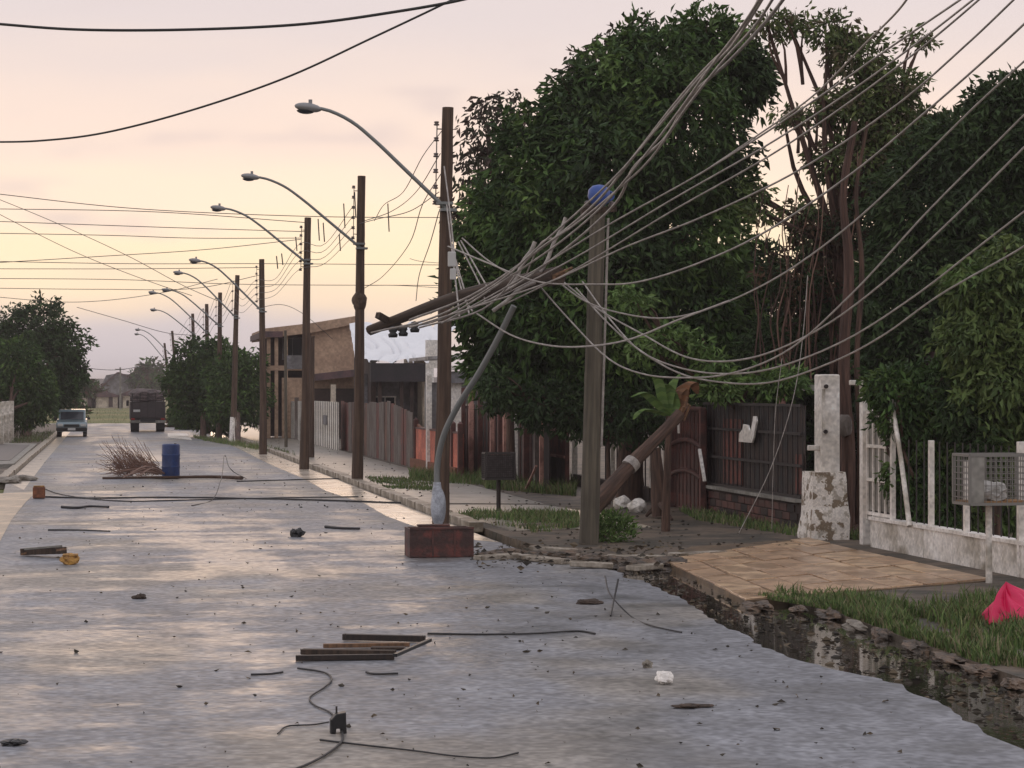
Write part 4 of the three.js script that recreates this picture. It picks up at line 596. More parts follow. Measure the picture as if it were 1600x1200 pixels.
// ================================================================== TREES
function limb(a, b, r0, r1, bend = 0.3, n = 6) { const m = a.clone().lerp(b, 0.5).add(V(rr(-bend, bend), rr(0, bend), rr(-bend, bend))); return tube([a, m, b], r0, r1, 7, n, 0.3); }
function tree(name, label, cat, o) {                              // blobs: [px, py, radius px, clumps, dz, palette?]
  const b = o.base, t = thing(name, label, cat, b, o.group), L = new Leaves(o.seed), wood = [], fork = o.fork;
  wood.push(tube([V(b.x, -0.1, b.z), b.clone().lerp(fork, 0.5).add(V(rr(-0.1, 0.1), 0, 0)), fork], o.r, o.r * 0.7, 9, 10, 0.3));
  for (const [px, py, rp, n, dz = 0, pal] of o.blobs) { const c = AT(px, py, o.Z + dz), r = rp * o.Z / F; wood.push(limb(fork, c, o.r * 0.45, 0.025, 0.35)); for (let k = 0; k < 3; k++) wood.push(limb(c.clone().lerp(fork, 0.25), c.clone().add(V(rr(-0.7, 0.7) * r, rr(-0.3, 0.8) * r, rr(-0.7, 0.7) * r)), 0.035, 0.012, 0.15, 4)); L.blob(c, r, r * (o.flat ?? 0.95), r * (o.deep ?? 1), n, o.leaf, pal || o.cols, { n: o.n || 12, fresh: o.fresh, droop: o.droop, shell: o.shell, seed: o.seed + Math.round(px), wid: o.wid, spread: o.spread }); }
  mesh('trunk', wood, o.bark || mat.bark, t); mesh('crown', L.geo(), leafMat, t); return t;
}
const Z1 = 48;
tree('mango_tree', 'huge dark green tree filling the middle behind the wires', 'tree', { base: V(AT(985, 700, Z1).x, GY, -Z1), fork: AT(985, 560, Z1), r: 0.32, Z: Z1, seed: 11, fresh: true, leaf: 0.24, cols: GREENS, droop: 0.7, blobs: [[790, 350, 72, 260], [775, 470, 78, 300], [790, 560, 62, 220], [850, 250, 85, 330], [905, 185, 75, 280], [960, 150, 80, 300], [1030, 110, 85, 330], [1110, 80, 66, 240, 0, LIGHTS.slice(0, 3).concat(GREENS)], [1150, 120, 60, 190, 0, GREENS], [890, 360, 110, 440, -1], [960, 280, 120, 500, -1.2], [1060, 210, 110, 440, -1.2], [1120, 300, 62, 190, -0.6, GREENS.concat(LIGHTS)], [860, 480, 100, 420, -1], [960, 430, 120, 480, -1.5], [1060, 380, 110, 400, -1.2], [890, 570, 80, 320, -0.6], [980, 550, 95, 380, -1], [1070, 500, 100, 380, -1, GREENS.concat(LIGHTS.slice(0, 2))], [1140, 450, 60, 190, -0.5, DARKS], [1130, 550, 80, 280, 0, DARKS]] });
// thin fringe of loose, bare-twigged boughs on the left edge of the big tree
tree('fringe_tree', 'thin loose-leaved tree showing sky behind the nearest pole', 'tree', { base: V(AT(800, 700, 54).x, GY, -54), fork: AT(790, 480, 54), r: 0.12, Z: 54, seed: 13, leaf: 0.24, cols: [[0.07, 0.06, 0.045], [0.05, 0.055, 0.03], [0.09, 0.06, 0.05]], droop: 1.1, n: 7, shell: 0.5, blobs: [[762, 205, 46, 46], [750, 265, 44, 50], [732, 340, 32, 34], [738, 385, 34, 34], [790, 175, 36, 36], [900, 105, 26, 18], [962, 70, 26, 18], [1010, 50, 26, 16]] });
tree('acacia_tree', 'sparse feathery tree with sky gaps and reddish bare stems', 'tree', { base: V(AT(1318, 700, 44).x, GY, -44), fork: AT(1312, 400, 44), r: 0.2, Z: 44, seed: 17, leaf: 0.17, cols: [[0.1, 0.14, 0.042], [0.13, 0.16, 0.05], [0.12, 0.1, 0.055], [0.08, 0.11, 0.038]], droop: 0.5, n: 11, bark: mat.redBark, flat: 0.6, shell: 0.5, blobs: [[1200, 40, 34, 22], [1235, 42, 46, 34], [1295, 50, 46, 44], [1340, 85, 60, 110], [1385, 140, 66, 170], [1325, 165, 58, 120], [1400, 215, 80, 240], [1335, 250, 66, 200], [1390, 300, 60, 160], [1262, 180, 30, 22], [1225, 185, 20, 12], [1250, 330, 30, 26], [1190, 330, 20, 12], [1440, 60, 20, 14], [1440, 200, 50, 90], [1270, 370, 40, 60, 0, BROWNS], [1340, 350, 70, 150, 0, BROWNS.concat(DARKS)], [1180, 300, 22, 10], [1240, 430, 60, 110, 0, BROWNS.concat(DARKS)], [1220, 540, 70, 180, 0.6, DARKS], [1290, 470, 60, 130, 0.5, DARKS.concat(BROWNS)]] });
{ // bare reddish stems and vines under the feathery tree
  const b = V(AT(1280, 700, 43.5).x, GY, -43.5), t = thing('vine_thicket', 'thicket of bare reddish vine stems under the feathery tree', 'vines', b);
  for (let i = 0; i < 34; i++) { const x = rr(1180, 1345), p = []; let y = rr(560, 640), xx = x + rr(-20, 20); const z = 43.5 + rr(-0.8, 0.8); for (let k = 0; k < 5; k++) { p.push(AT(xx, y, z)); xx += rr(-16, 16) + (1285 - xx) * 0.06; y -= rr(40, 90); } mesh('stem', tube(p, 0.022, 0.01, 5, 14), R() < 0.6 ? mat.redBark : mat.twig, t); }
}
{ // two straight trunks between pillar and white gate
  for (const [px, r, l, m] of [[1322, 0.17, 'straight reddish trunk right behind the white gate pillar', mat.redBark], [1342, 0.085, 'slimmer dark trunk between pillar and white gate post', mat.bark]]) { const b = G(px, 836, 0.05), t = thing('bare_trunk', l, 'tree trunk', b, 'trunks by the pillar'); mesh('trunk', tube([V(b.x, -0.05, b.z), AT(px + 3, 700, -b.z), AT(px - 3, 560, -b.z), AT(px + 5, 420, -b.z), AT(px - 4, 300, -b.z), AT(px + 14, 190, -b.z)], r * 0.9, r * 0.3, 9, 26, 0.5), m, t); if (r > 0.15) mesh('meter_box', lump(AT(1320, 665, -b.z - 0.15), 0.13, 0.2, 0.1, 3, 0.4, 2), mat.greyFence, t); mesh('root', tube([AT(px, 820, -b.z), V(b.x - 0.3, 0.05, b.z + 0.2)], r * 0.6, 0.03, 6, 4), m, t); }
}
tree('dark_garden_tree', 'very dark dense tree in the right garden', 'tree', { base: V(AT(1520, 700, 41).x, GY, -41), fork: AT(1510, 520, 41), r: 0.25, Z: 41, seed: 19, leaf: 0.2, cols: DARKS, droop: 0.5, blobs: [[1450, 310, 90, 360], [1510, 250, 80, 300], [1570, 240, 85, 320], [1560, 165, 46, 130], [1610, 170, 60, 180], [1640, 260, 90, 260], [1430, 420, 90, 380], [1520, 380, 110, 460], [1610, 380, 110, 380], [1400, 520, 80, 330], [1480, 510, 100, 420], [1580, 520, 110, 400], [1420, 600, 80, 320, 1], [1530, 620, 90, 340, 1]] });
tree('garden_shrub', 'lighter green leafy shrub overhanging the wire basket', 'shrub', { base: V(AT(1560, 760, 31.5).x, GY, -31.5), fork: AT(1560, 690, 31.5), r: 0.08, Z: 31.5, seed: 23, fresh: true, leaf: 0.17, cols: [[0.1, 0.145, 0.042], [0.125, 0.17, 0.05], [0.07, 0.11, 0.034]], droop: 0.9, blobs: [[1525, 450, 50, 90], [1580, 430, 62, 130], [1530, 530, 62, 140], [1600, 520, 80, 190], [1560, 610, 75, 200], [1500, 640, 40, 80], [1620, 640, 70, 160], [1530, 700, 50, 110], [1490, 760, 40, 70, 0.6], [1560, 780, 60, 110, 0.6], [1526, 820, 26, 40, 0.3]] });
tree('garden_shrub', 'dark vine shrub climbing over the white gate panel', 'shrub', { base: V(AT(1415, 800, 32).x, GY, -32), fork: AT(1410, 700, 32), r: 0.06, Z: 32, seed: 27, leaf: 0.15, cols: GREENS, droop: 0.8, blobs: [[1385, 605, 32, 60], [1425, 610, 40, 80], [1400, 650, 34, 60], [1440, 680, 40, 80], [1410, 740, 26, 40], [1435, 770, 40, 80], [1475, 720, 46, 90], [1470, 600, 44, 80], [1480, 800, 36, 60]] });
tree('garden_shrub', 'low green shrub with fresh leaves above the dark mesh gate', 'shrub', { base: V(AT(1150, 760, 41).x, GY, -41), fork: AT(1150, 640, 41), r: 0.06, Z: 41, seed: 29, leaf: 0.18, cols: LIGHTS, droop: 0.4, flat: 0.5, shell: 0.6, blobs: [[1130, 605, 34, 46], [1185, 600, 30, 34], [1230, 600, 34, 46], [1085, 540, 24, 22], [1110, 570, 24, 24], [1040, 530, 36, 40], [990, 470, 24, 22], [1000, 540, 22, 14]] });
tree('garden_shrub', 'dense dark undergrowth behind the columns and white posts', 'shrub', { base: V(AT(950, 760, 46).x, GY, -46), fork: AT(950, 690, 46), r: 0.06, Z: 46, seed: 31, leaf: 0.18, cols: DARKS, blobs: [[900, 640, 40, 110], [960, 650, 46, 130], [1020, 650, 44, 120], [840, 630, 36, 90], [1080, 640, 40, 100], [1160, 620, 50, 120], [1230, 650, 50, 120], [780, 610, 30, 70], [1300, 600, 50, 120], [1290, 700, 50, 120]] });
tree('garden_shrub', 'tall dark shrub mass behind the vines and the white pillar', 'shrub', { base: V(AT(1270, 700, 50).x, GY, -50), fork: AT(1270, 620, 50), r: 0.09, Z: 50, seed: 43, leaf: 0.2, cols: DARKS.concat(BROWNS.slice(1)), blobs: [[1195, 500, 60, 190], [1250, 560, 66, 220], [1315, 500, 66, 220], [1335, 590, 60, 180], [1200, 590, 60, 180], [1290, 420, 44, 100], [1350, 420, 50, 130], [1180, 420, 40, 90]] });
// banana plant by the leaning butt
{
  const b = V(AT(1040, 690, 37).x, GY, -37), t = thing('banana_plant', 'young banana plant with fresh green and dead brown leaves', 'plant', b), st = AT(1045, 650, 37);
  mesh('stem', tube([b, st], 0.08, 0.05, 8, 4, 0.2), mat.bark, t);
  const frond = (p, w, cols, nm) => { const L = new Leaves(Math.round(p[0][0])), q = p.map(([x, y, z = 37]) => AT(x, y, z)), c = new THREE.CatmullRomCurve3([st, ...q]), n = 14; for (let i = 0; i < n; i++) { const a = c.getPoint(i / n), e = c.getPoint((i + 1) / n), wi = (k) => w * Math.pow(Math.sin(Math.PI * clamp(k * 0.92 + 0.06)), 0.7), s = V(0.75, 0.15, 0.65), d = V(0, -0.35, 0); for (const sg of [-1, 1]) { const a1 = a.clone().addScaledVector(s, wi(i / n) * sg).addScaledVector(d, wi(i / n)), e1 = e.clone().addScaledVector(s, wi((i + 0.85) / n) * sg).addScaledVector(d, wi((i + 1) / n)); const col = cols[i % cols.length]; for (const v of [a, a1, e1, a, e1, e]) { L.p.push(v.x, v.y, v.z); L.c.push(...col); } } } mesh(nm, L.geo(), leafMat, t); };
  frond([[1035, 620], [1028, 592], [1020, 588]], 0.1, LIGHTS, 'leaf'); frond([[1046, 620], [1052, 595], [1062, 584]], 0.1, LIGHTS, 'leaf'); frond([[1030, 632], [1005, 612], [985, 620]], 0.1, LIGHTS, 'leaf'); frond([[1055, 632], [1040, 600], [1030, 600]], 0.11, LIGHTS, 'leaf'); frond([[1022, 640], [1000, 640], [990, 655]], 0.09, LIGHTS, 'leaf');
  frond([[1062, 630], [1068, 600], [1082, 596], [1090, 615]], 0.14, [[0.22, 0.1, 0.045], [0.16, 0.08, 0.04]], 'dead_leaf'); frond([[1060, 640], [1055, 615], [1070, 605], [1070, 640]], 0.12, [[0.2, 0.1, 0.05], [0.14, 0.07, 0.035]], 'dead_leaf');
}
// street trees farther down
tree('street_tree', 'round dark green street tree right of the lorry', 'tree', { base: G(318, 682, 0.07), fork: AT(318, 630, 118), r: 0.18, Z: 118, seed: 33, fresh: true, leaf: 0.3, cols: GREENS, n: 9, blobs: [[306, 565, 40, 240], [288, 600, 32, 170], [340, 560, 34, 170], [320, 610, 50, 260], [300, 636, 34, 150], [350, 625, 40, 190], [340, 650, 30, 120]] });
tree('street_tree', 'lighter green street tree behind the fifth utility pole', 'tree', { base: G(372, 690, 0.07), fork: AT(372, 640, 112), r: 0.15, Z: 112, seed: 35, leaf: 0.28, cols: GREENS.concat(LIGHTS.slice(0, 1)), n: 9, blobs: [[360, 590, 36, 170], [385, 575, 30, 140], [390, 610, 34, 160], [360, 630, 36, 170], [395, 640, 24, 90]] });
tree('left_tree', 'tall dark rounded tree at the left edge', 'tree', { base: G(40, 682, 0.07), fork: AT(45, 620, 120), r: 0.3, Z: 122, seed: 37, leaf: 0.3, cols: DARKS.concat(GREENS.slice(0, 2)), n: 10, blobs: [[65, 510, 44, 260], [30, 530, 44, 240], [100, 540, 38, 200], [60, 570, 56, 300], [0, 560, 50, 220], [110, 580, 26, 110], [82, 604, 34, 160], [-40, 540, 50, 160], [20, 600, 50, 220]] });
tree('left_tree', 'lower mid green tree in front of the tall left tree', 'tree', { base: G(10, 688, 0.07), fork: AT(15, 640, 108), r: 0.2, Z: 110, seed: 39, leaf: 0.28, cols: GREENS, n: 10, blobs: [[30, 560, 30, 140], [10, 600, 40, 200], [50, 600, 38, 180], [58, 628, 28, 120], [30, 640, 34, 150], [-20, 620, 40, 130]] });
// far end: low hedges, houses and trees across the field
for (const [px, py, r, n, Z, l, f] of [[110, 636, 16, 70, 170, 'low bush left of the field behind the parked car', 0.7], [125, 600, 16, 70, 260, 'distant bush under the left tree', 0.7], [148, 612, 12, 40, 330, 'distant reddish bush beside the far shed', 0.6], [236, 580, 11, 60, 420, 'distant slim tree above the far shed', 1.6], [218, 590, 10, 40, 420, 'distant small tree left of the slim one', 1], [246, 600, 14, 60, 380, 'distant pale tree behind the lorry', 1.1], [280, 655, 14, 60, 150, 'roadside bush right of the lorry', 0.7], [300, 664, 12, 50, 140, 'roadside weeds under the street tree', 0.7]]) tree('far_bush', l, 'bush', { base: V(AT(px, 640, Z).x, -0.1, -Z), fork: AT(px, py + r * 0.6, Z), r: 0.1, Z, seed: 200 + px, leaf: Z / 380, cols: GREENS.concat(BROWNS), n: 8, flat: f, blobs: [[px, py, r, n], [px - r * 0.6, py + r * 0.4, r * 0.7, n / 2], [px + r * 0.6, py + r * 0.4, r * 0.7, n / 2]], group: 'bushes at the far end of the street' });
{
  const Z = 420, P = (px, py) => AT(px, py, Z), a = P(158, 600), b = P(232, 600), t = thing('far_shed', 'large grey gabled shed far beyond the field', 'building', V(a.x, -0.1, -Z));
  const s = new THREE.Shape([[a.x, -0.2], [a.x, P(0, 604).y], [P(166, 0).x, P(0, 586).y], [P(184, 0).x, P(0, 583).y], [P(205, 0).x, P(0, 585).y], [b.x, P(0, 602).y], [b.x, -0.2]].map(([x, y]) => new THREE.Vector2(x, y)));
  mesh('wall', metric(new THREE.ExtrudeGeometry(s, { depth: 14, bevelEnabled: false }).translate(0, 0, -Z - 14)), mat.greyWall, t); mesh('roof', [bar(P(184, 582), P(234, 602), 0.8, 0.3), bar(P(157, 605), P(184, 582), 0.8, 0.3)], mat.purpleRoof, t);
  for (const [px, w] of [[172, 2], [198, 2.6], [218, 2]]) { const q = P(px, 612); mesh('door', box(q.x, 0.9, -Z + 0.05, w * 0.5, 2, 0.1), mat.darkWall, t); }
  for (const [px, w, h, l] of [[136, 2.6, 2.4, 'small white house beyond the field on the left'], [205, 4, 1.8, 'low white house beyond the field beside the lorry'], [165, 5, 1.6, 'long low pale house in the middle beyond the field']]) { const q = AT(px, 622, 330), hs = thing('far_house', l, 'house', V(q.x, 0, q.z), 'houses beyond the field'); mesh('wall', box(q.x, h / 2 - 0.1, q.z, w, h, 4), mat.creamWall, hs); const rs = new THREE.Shape([[-w / 2 - 0.3, 0], [0, 0.9], [w / 2 + 0.3, 0]].map(([x, y]) => new THREE.Vector2(x, y))); mesh('roof', metric(new THREE.ExtrudeGeometry(rs, { depth: 4.4, bevelEnabled: false }).translate(q.x, h - 0.1, q.z - 2.2)), mat.purpleRoof, hs); mesh('door', box(q.x + w * 0.15, 0.8, q.z + 2.02, 0.6, 1.5, 0.06), mat.darkWall, hs); }
  const pb = AT(188, 640, 300), p = thing('far_pole', 'thin pale pole standing in the field ahead', 'utility pole', V(pb.x, -0.1, -300)); mesh('shaft', tube([V(pb.x, -0.1, -300), AT(188, 574, 300)], 0.16, 0.1, 7, 4), mat.concrete, p); mesh('crossarm', bar(AT(180, 577, 300), AT(196, 577, 300), 0.12), mat.concrete, p);
  const hill = []; for (let i = 0; i <= 40; i++) hill.push([-700 + i * 60, 6 + 14 * fbm(i / 40, 0.3, 6, 6, 3, 77)]); const hs = new THREE.Shape([[-700, -5], ...hill, [1700, -5]].map(([x, y]) => new THREE.Vector2(x, y))); struct('hills', metric(new THREE.ExtrudeGeometry(hs, { depth: 80, bevelEnabled: false }).translate(0, 0, -1700)), M({ color: rgb(84, 86, 78), roughness: 1 }));
  // left wall and posts under the left trees
  const X = -4.6, lw = thing('left_wall', 'low pale wall with posts under the left trees', 'wall', V(X, GY, -110)); mesh('wall', box(X - 0.3, 0.75, -112, 0.2, 1.4, 36), mat.creamWall, lw); for (const z of [-96, -101, -106, -112, -118]) mesh('post', rbox(X, 1.0, z, 0.32, 2.0, 0.32, 0.02), mat.whiteGrime, lw);
  const hz = thing('left_house', 'low pale house half hidden by the left trees', 'house', V(-9, GY, -118)); mesh('wall', box(-10, 1.4, -122, 6, 2.8, 10), mat.creamWall, hz); mesh('roof', bar(V(-10, 3.0, -116), V(-10, 3.0, -128), 7, 0.3), mat.purpleRoof, hz);
}

// ================================================================== VEHICLES
{ // parked car facing the camera
  const b = G(112, 683, 0), Z = b.z, t = thing('parked_car', 'grey-blue car parked at the left kerb facing the camera', 'car', b), c = b.x, W = 1.62;
  const prof = (pts) => metric(new THREE.ExtrudeGeometry(new THREE.Shape(pts.map(([x, y]) => new THREE.Vector2(x, y))), { depth: W - 0.16, bevelEnabled: true, bevelSize: 0.06, bevelThickness: 0.08, bevelSegments: 2 }).translate(0, 0, -(W - 0.16) / 2).rotateY(-Math.PI / 2).rotateY(Math.PI));   // profile x -> -z
  const place = (g) => g.translate(c, 0, Z);
  mesh('body', place(prof([[0, 0.35], [0.02, 0.62], [0.15, 0.75], [1.15, 0.88], [3.6, 0.9], [3.8, 0.7], [3.8, 0.35]])), mat.carPaint, t);
  mesh('roof', place(prof([[1.05, 0.86], [1.75, 1.4], [3.1, 1.42], [3.6, 0.9]]).scale(0.88, 1, 1)), mat.carPaint, t);
  const ws = V(c, 1.14, Z - 1.36); const g = new THREE.BoxGeometry(1.22, 0.62, 0.02).rotateX(-0.87).translate(ws.x, ws.y, ws.z + 0.04); mesh('windscreen', metric(g), mat.glass, t);
  mesh('bumper', rbox(c, 0.42, Z + 0.09, W, 0.2, 0.16, 0.05), mat.rubber, t); mesh('grille', rbox(c, 0.62, Z + 0.06, 0.8, 0.14, 0.06, 0.02), mat.black, t); mesh('number_plate', box(c, 0.43, Z + 0.18, 0.4, 0.13, 0.02), mat.plate, t);
  for (const s of [-1, 1]) { mesh('headlight', rbox(c + s * 0.6, 0.64, Z + 0.05, 0.28, 0.15, 0.08, 0.03), mat.plate, t); mesh('mirror', rbox(c + s * 0.88, 0.98, Z - 1.2, 0.16, 0.12, 0.1, 0.03), mat.rubber, t); for (const dz of [-0.72, -3.05]) { const w = mesh('wheel', metric(new THREE.CylinderGeometry(0.29, 0.29, 0.19, 18).rotateZ(Math.PI / 2).translate(c + s * 0.68, 0.29, Z + dz)), mat.rubber, t); mesh('rim', metric(new THREE.CylinderGeometry(0.18, 0.18, 0.2, 12).rotateZ(Math.PI / 2).translate(c + s * 0.685, 0.29, Z + dz)), mat.steel, w); } }
}
{ // lorry seen from behind
  const b = G(231, 675, 0), Z = b.z, c = b.x, t = thing('parked_lorry', 'dark loaded lorry standing at the right, seen from behind', 'lorry', b), W = 2.1;
  mesh('cargo_bed', rbox(c, 1.28, Z - 2.5, W, 1.1, 5, 0.04), mat.truck, t); mesh('tailgate', rbox(c, 1.3, Z + 0.06, W - 0.06, 0.9, 0.08, 0.02), mat.truck, t);
  for (let i = -2; i <= 2; i++) mesh('stake', rbox(c + i * 0.46, 1.6, Z + 0.12, 0.07, 1.5, 0.06, 0.01), mat.darkMetal, t);
  for (let i = 0; i < 3; i++) mesh('slat', rbox(c, 1.95 + i * 0.17, Z + 0.09, W, 0.1, 0.04, 0.01), mat.cargo, t);
  mesh('load', [lump(V(c - 0.2, 2.2, Z - 1.4), 0.85, 0.42, 1.5, 3, 0.5, 3), lump(V(c + 0.4, 2.2, Z - 2.2), 0.6, 0.36, 1.3, 6, 0.5, 3)], mat.cargo, t);
  const cab = mesh('cab', rbox(c, 1.55, Z - 6, W - 0.1, 1.9, 1.7, 0.12), mat.truck, t); mesh('mirror', rbox(c - 1.15, 1.7, Z - 6.5, 0.16, 0.35, 0.08, 0.03), mat.black, cab);
  mesh('bumper', rbox(c, 0.62, Z + 0.05, W, 0.16, 0.14, 0.03), mat.concrete, t); mesh('chassis', box(c, 0.72, Z - 3, 0.9, 0.2, 6.5), mat.black, t); mesh('number_plate', box(c - 0.66, 1.28, Z + 0.17, 0.4, 0.14, 0.02), mat.plate, t);
  for (const s of [-1, 1]) { mesh('tail_light', rbox(c + s * 0.88, 0.78, Z + 0.11, 0.22, 0.12, 0.06, 0.02), mat.red, t); mesh('mudflap', box(c + s * 0.76, 0.42, Z - 0.35, 0.5, 0.5, 0.03), mat.rubber, t); for (const [dz, w2] of [[-1.0, 0.5], [-5.8, 0.26]]) { const w = mesh('wheel', metric(new THREE.CylinderGeometry(0.45, 0.45, w2, 18).rotateZ(Math.PI / 2).translate(c + s * 0.76, 0.45, Z + dz)), mat.rubber, t); mesh('rim', metric(new THREE.CylinderGeometry(0.25, 0.25, w2 + 0.02, 12).rotateZ(Math.PI / 2).translate(c + s * 0.76, 0.45, Z + dz)), mat.darkMetal, w); } }
}

// ================================================================== THINGS IN THE ROAD
{ // blue drum
  const b = G(267, 748, 0), t = thing('blue_drum', 'upright dark blue plastic drum in the middle of the road', 'drum', b), r = 0.25;
  mesh('body', lathe([[0, 0.002], [r - 0.02, 0.002], [r, 0.03], [r, 0.3], [r + 0.012, 0.32], [r + 0.012, 0.35], [r, 0.37], [r, 0.64], [r + 0.012, 0.66], [r + 0.012, 0.69], [r, 0.71], [r, 0.92], [r - 0.03, 0.96]], b, 24), mat.blue, t);
  mesh('lid', lathe([[0, 0.97], [r - 0.05, 0.97], [r - 0.02, 0.985], [r, 0.96], [r, 0.93]], b, 24), mat.blue, t); mesh('bung', new THREE.CylinderGeometry(0.04, 0.04, 0.03, 10).translate(b.x + 0.12, 0.985, b.z), mat.black, t);
}
{ // heap of bare branches left of the drum
  const b = G(210, 746, 0), t = thing('branch_heap', 'heap of bare reddish branches left of the blue drum', 'branches', b), root = G(262, 742, 0.08), tw = [];
  for (let i = 0; i < 10; i++) { const e = G(rr(160, 215), rr(738, 748), rr(0.05, 0.4)); mesh('branch', tube([root.clone().add(V(rr(-0.1, 0.1), 0, rr(-0.3, 0.3))), root.clone().lerp(e, 0.5).add(V(0, rr(0.05, 0.3), rr(-0.3, 0.3))), e], 0.028, 0.01, 5, 8), mat.twig, t); }
  for (let i = 0; i < 260; i++) { const s = G(rr(185, 250), 744, 0), u = R(), a = V(s.x, rr(0.02, 0.35), s.z + rr(-0.6, 0.9)), d = V(-rr(0.2, 0.75), rr(-0.1, 0.5) * (1 + u), rr(-0.4, 0.4)); tw.push(tube([a, a.clone().addScaledVector(d, 0.5).add(V(0, rr(-0.05, 0.08), 0)), a.clone().add(d)], 0.011, 0.004, 3, 4)); }
  const k = mesh('twigs', tw, mat.twig, t); k.userData.kind = 'stuff';
  tag(mesh('fallen_log', tube([G(160, 747, 0.05), G(250, 746, 0.05), G(330, 745, 0.06), G(378, 747, 0.07)], 0.03, 0.055, 8, 14, 0.3), mat.bark), 'long thin log lying across the road under the drum', 'log');
}
const RC = 'cables lying on the road';
function roadCable(label, pts, r = 0.014, m = mat.cable) { tag(mesh('road_cable', tube(pts.map(([x, y, h = 0]) => G(x, y, r * 0.72 + 0.004 + h)), r * 0.72, r * 0.72, 6, pts.length * 10, 0.35), m), label, 'cable', RC); }
roadCable('thick dark cable bundle across the road below the drum', [[70, 776], [140, 778], [260, 777], [400, 779], [520, 782], [640, 786]], 0.026);
roadCable('second dark cable just below the thick bundle', [[60, 760], [110, 775], [200, 783], [300, 781], [420, 778], [560, 776]], 0.018);
roadCable('short black cable lengths left of the bundle', [[96, 792], [120, 793], [140, 791], [170, 792]], 0.035);
roadCable('loop of cable curving up beside the drum', [[300, 790], [330, 782], [345, 750, 0.3], [352, 712, 0.6], [362, 735, 0.3], [385, 748]], 0.014);
roadCable('thin cable running from the wooden frame to the right', [[668, 990], [760, 991], [830, 990], [905, 986], [930, 990]], 0.014);
roadCable('curved cable by the flooded gutter', [[945, 900, 0.25], [958, 935, 0.15], [985, 962], [1020, 978], [1065, 988]], 0.012);
roadCable('short upright cable end crossing the curved one', [[966, 905, 0.3], [960, 935, 0.1], [954, 962]], 0.014);
roadCable('wavy black cable below the wooden frame', [[465, 1044], [505, 1050], [518, 1062], [505, 1075], [484, 1090], [492, 1102], [514, 1112], [526, 1122]], 0.011);
roadCable('black cable curving from the dark plug to the bottom edge', [[534, 1142], [534, 1158], [515, 1175], [485, 1192], [440, 1210]], 0.014);
roadCable('long thin cable along the bottom of the picture', [[500, 1156], [560, 1163], [640, 1172], [720, 1182], [770, 1184], [810, 1176]], 0.009);
roadCable('scrap of thin cable left of the dark plug', [[434, 1146], [452, 1134], [490, 1132], [514, 1128]], 0.008);
roadCable('straight cable scrap right of the wavy cable', [[572, 1050], [585, 1053], [622, 1052]], 0.012);
roadCable('straight cable scrap left of the wavy cable', [[392, 1054], [420, 1053], [442, 1050]], 0.012);
roadCable('thin line across the road past the second pole', [[370, 752], [440, 750], [520, 748], [690, 748]], 0.02);
roadCable('dark cable along the road beside the ochre block', [[75, 828], [120, 828], [172, 830]], 0.018);
roadCable('thin dark stick lying left of the nearest pole', [[508, 823], [535, 825], [562, 826]], 0.03);
{
  const b = G(527, 1144, 0), t = thing('cable_plug', 'small black plug housing at the end of the wavy cable', 'plug', b), s = new THREE.Shape([[-0.05, 0], [-0.05, 0.09], [-0.01, 0.13], [0.05, 0.14], [0.055, 0], [0.025, 0], [0.02, 0.035], [-0.02, 0.035], [-0.025, 0]].map(([x, y]) => new THREE.Vector2(x, y)));
  mesh('body', metric(new THREE.ExtrudeGeometry(s, { depth: 0.08, bevelEnabled: true, bevelSize: 0.006, bevelThickness: 0.006, bevelSegments: 1 }).translate(b.x, 0.008, b.z)), mat.black, t); mesh('pin', new THREE.CylinderGeometry(0.008, 0.008, 0.07, 6).translate(b.x - 0.01, 0.16, b.z + 0.04), mat.darkMetal, t);
}
{ // wooden frame
  const b = G(565, 1020, 0), t = thing('wooden_frame', 'broken wooden frame of dark beams lying on the road', 'wooden frame', b);
  mesh('beam', bar(G(536, 995, 0.04), G(664, 998, 0.04), 0.07, 0.06, 0.006), mat.wetWood, t); mesh('beam', bar(G(472, 1018, 0.04), G(618, 1020, 0.05), 0.09, 0.05, 0.006), mat.darkWood, t); mesh('beam', bar(G(462, 1028, 0.03), G(616, 1026, 0.03), 0.06, 0.05, 0.006), mat.wetWood, t); mesh('beam', bar(G(505, 1009, 0.03), G(640, 1007, 0.03), 0.06, 0.04, 0.006), mat.bareWood, t);
  mesh('side_bar', bar(G(617, 1024, 0.09), G(672, 1000, 0.09), 0.04, 0.03, 0.004), mat.black, t); mesh('board', bar(G(580, 1012, 0.02), G(632, 1012, 0.02), 0.12, 0.02, 0.004), mat.darkWood, t);
  mesh('nail', [[540, 994], [470, 1018], [660, 997]].map(([x, y]) => new THREE.CylinderGeometry(0.004, 0.004, 0.05, 5).translate(...G(x, y, 0.09).toArray())), mat.darkMetal, t);
}
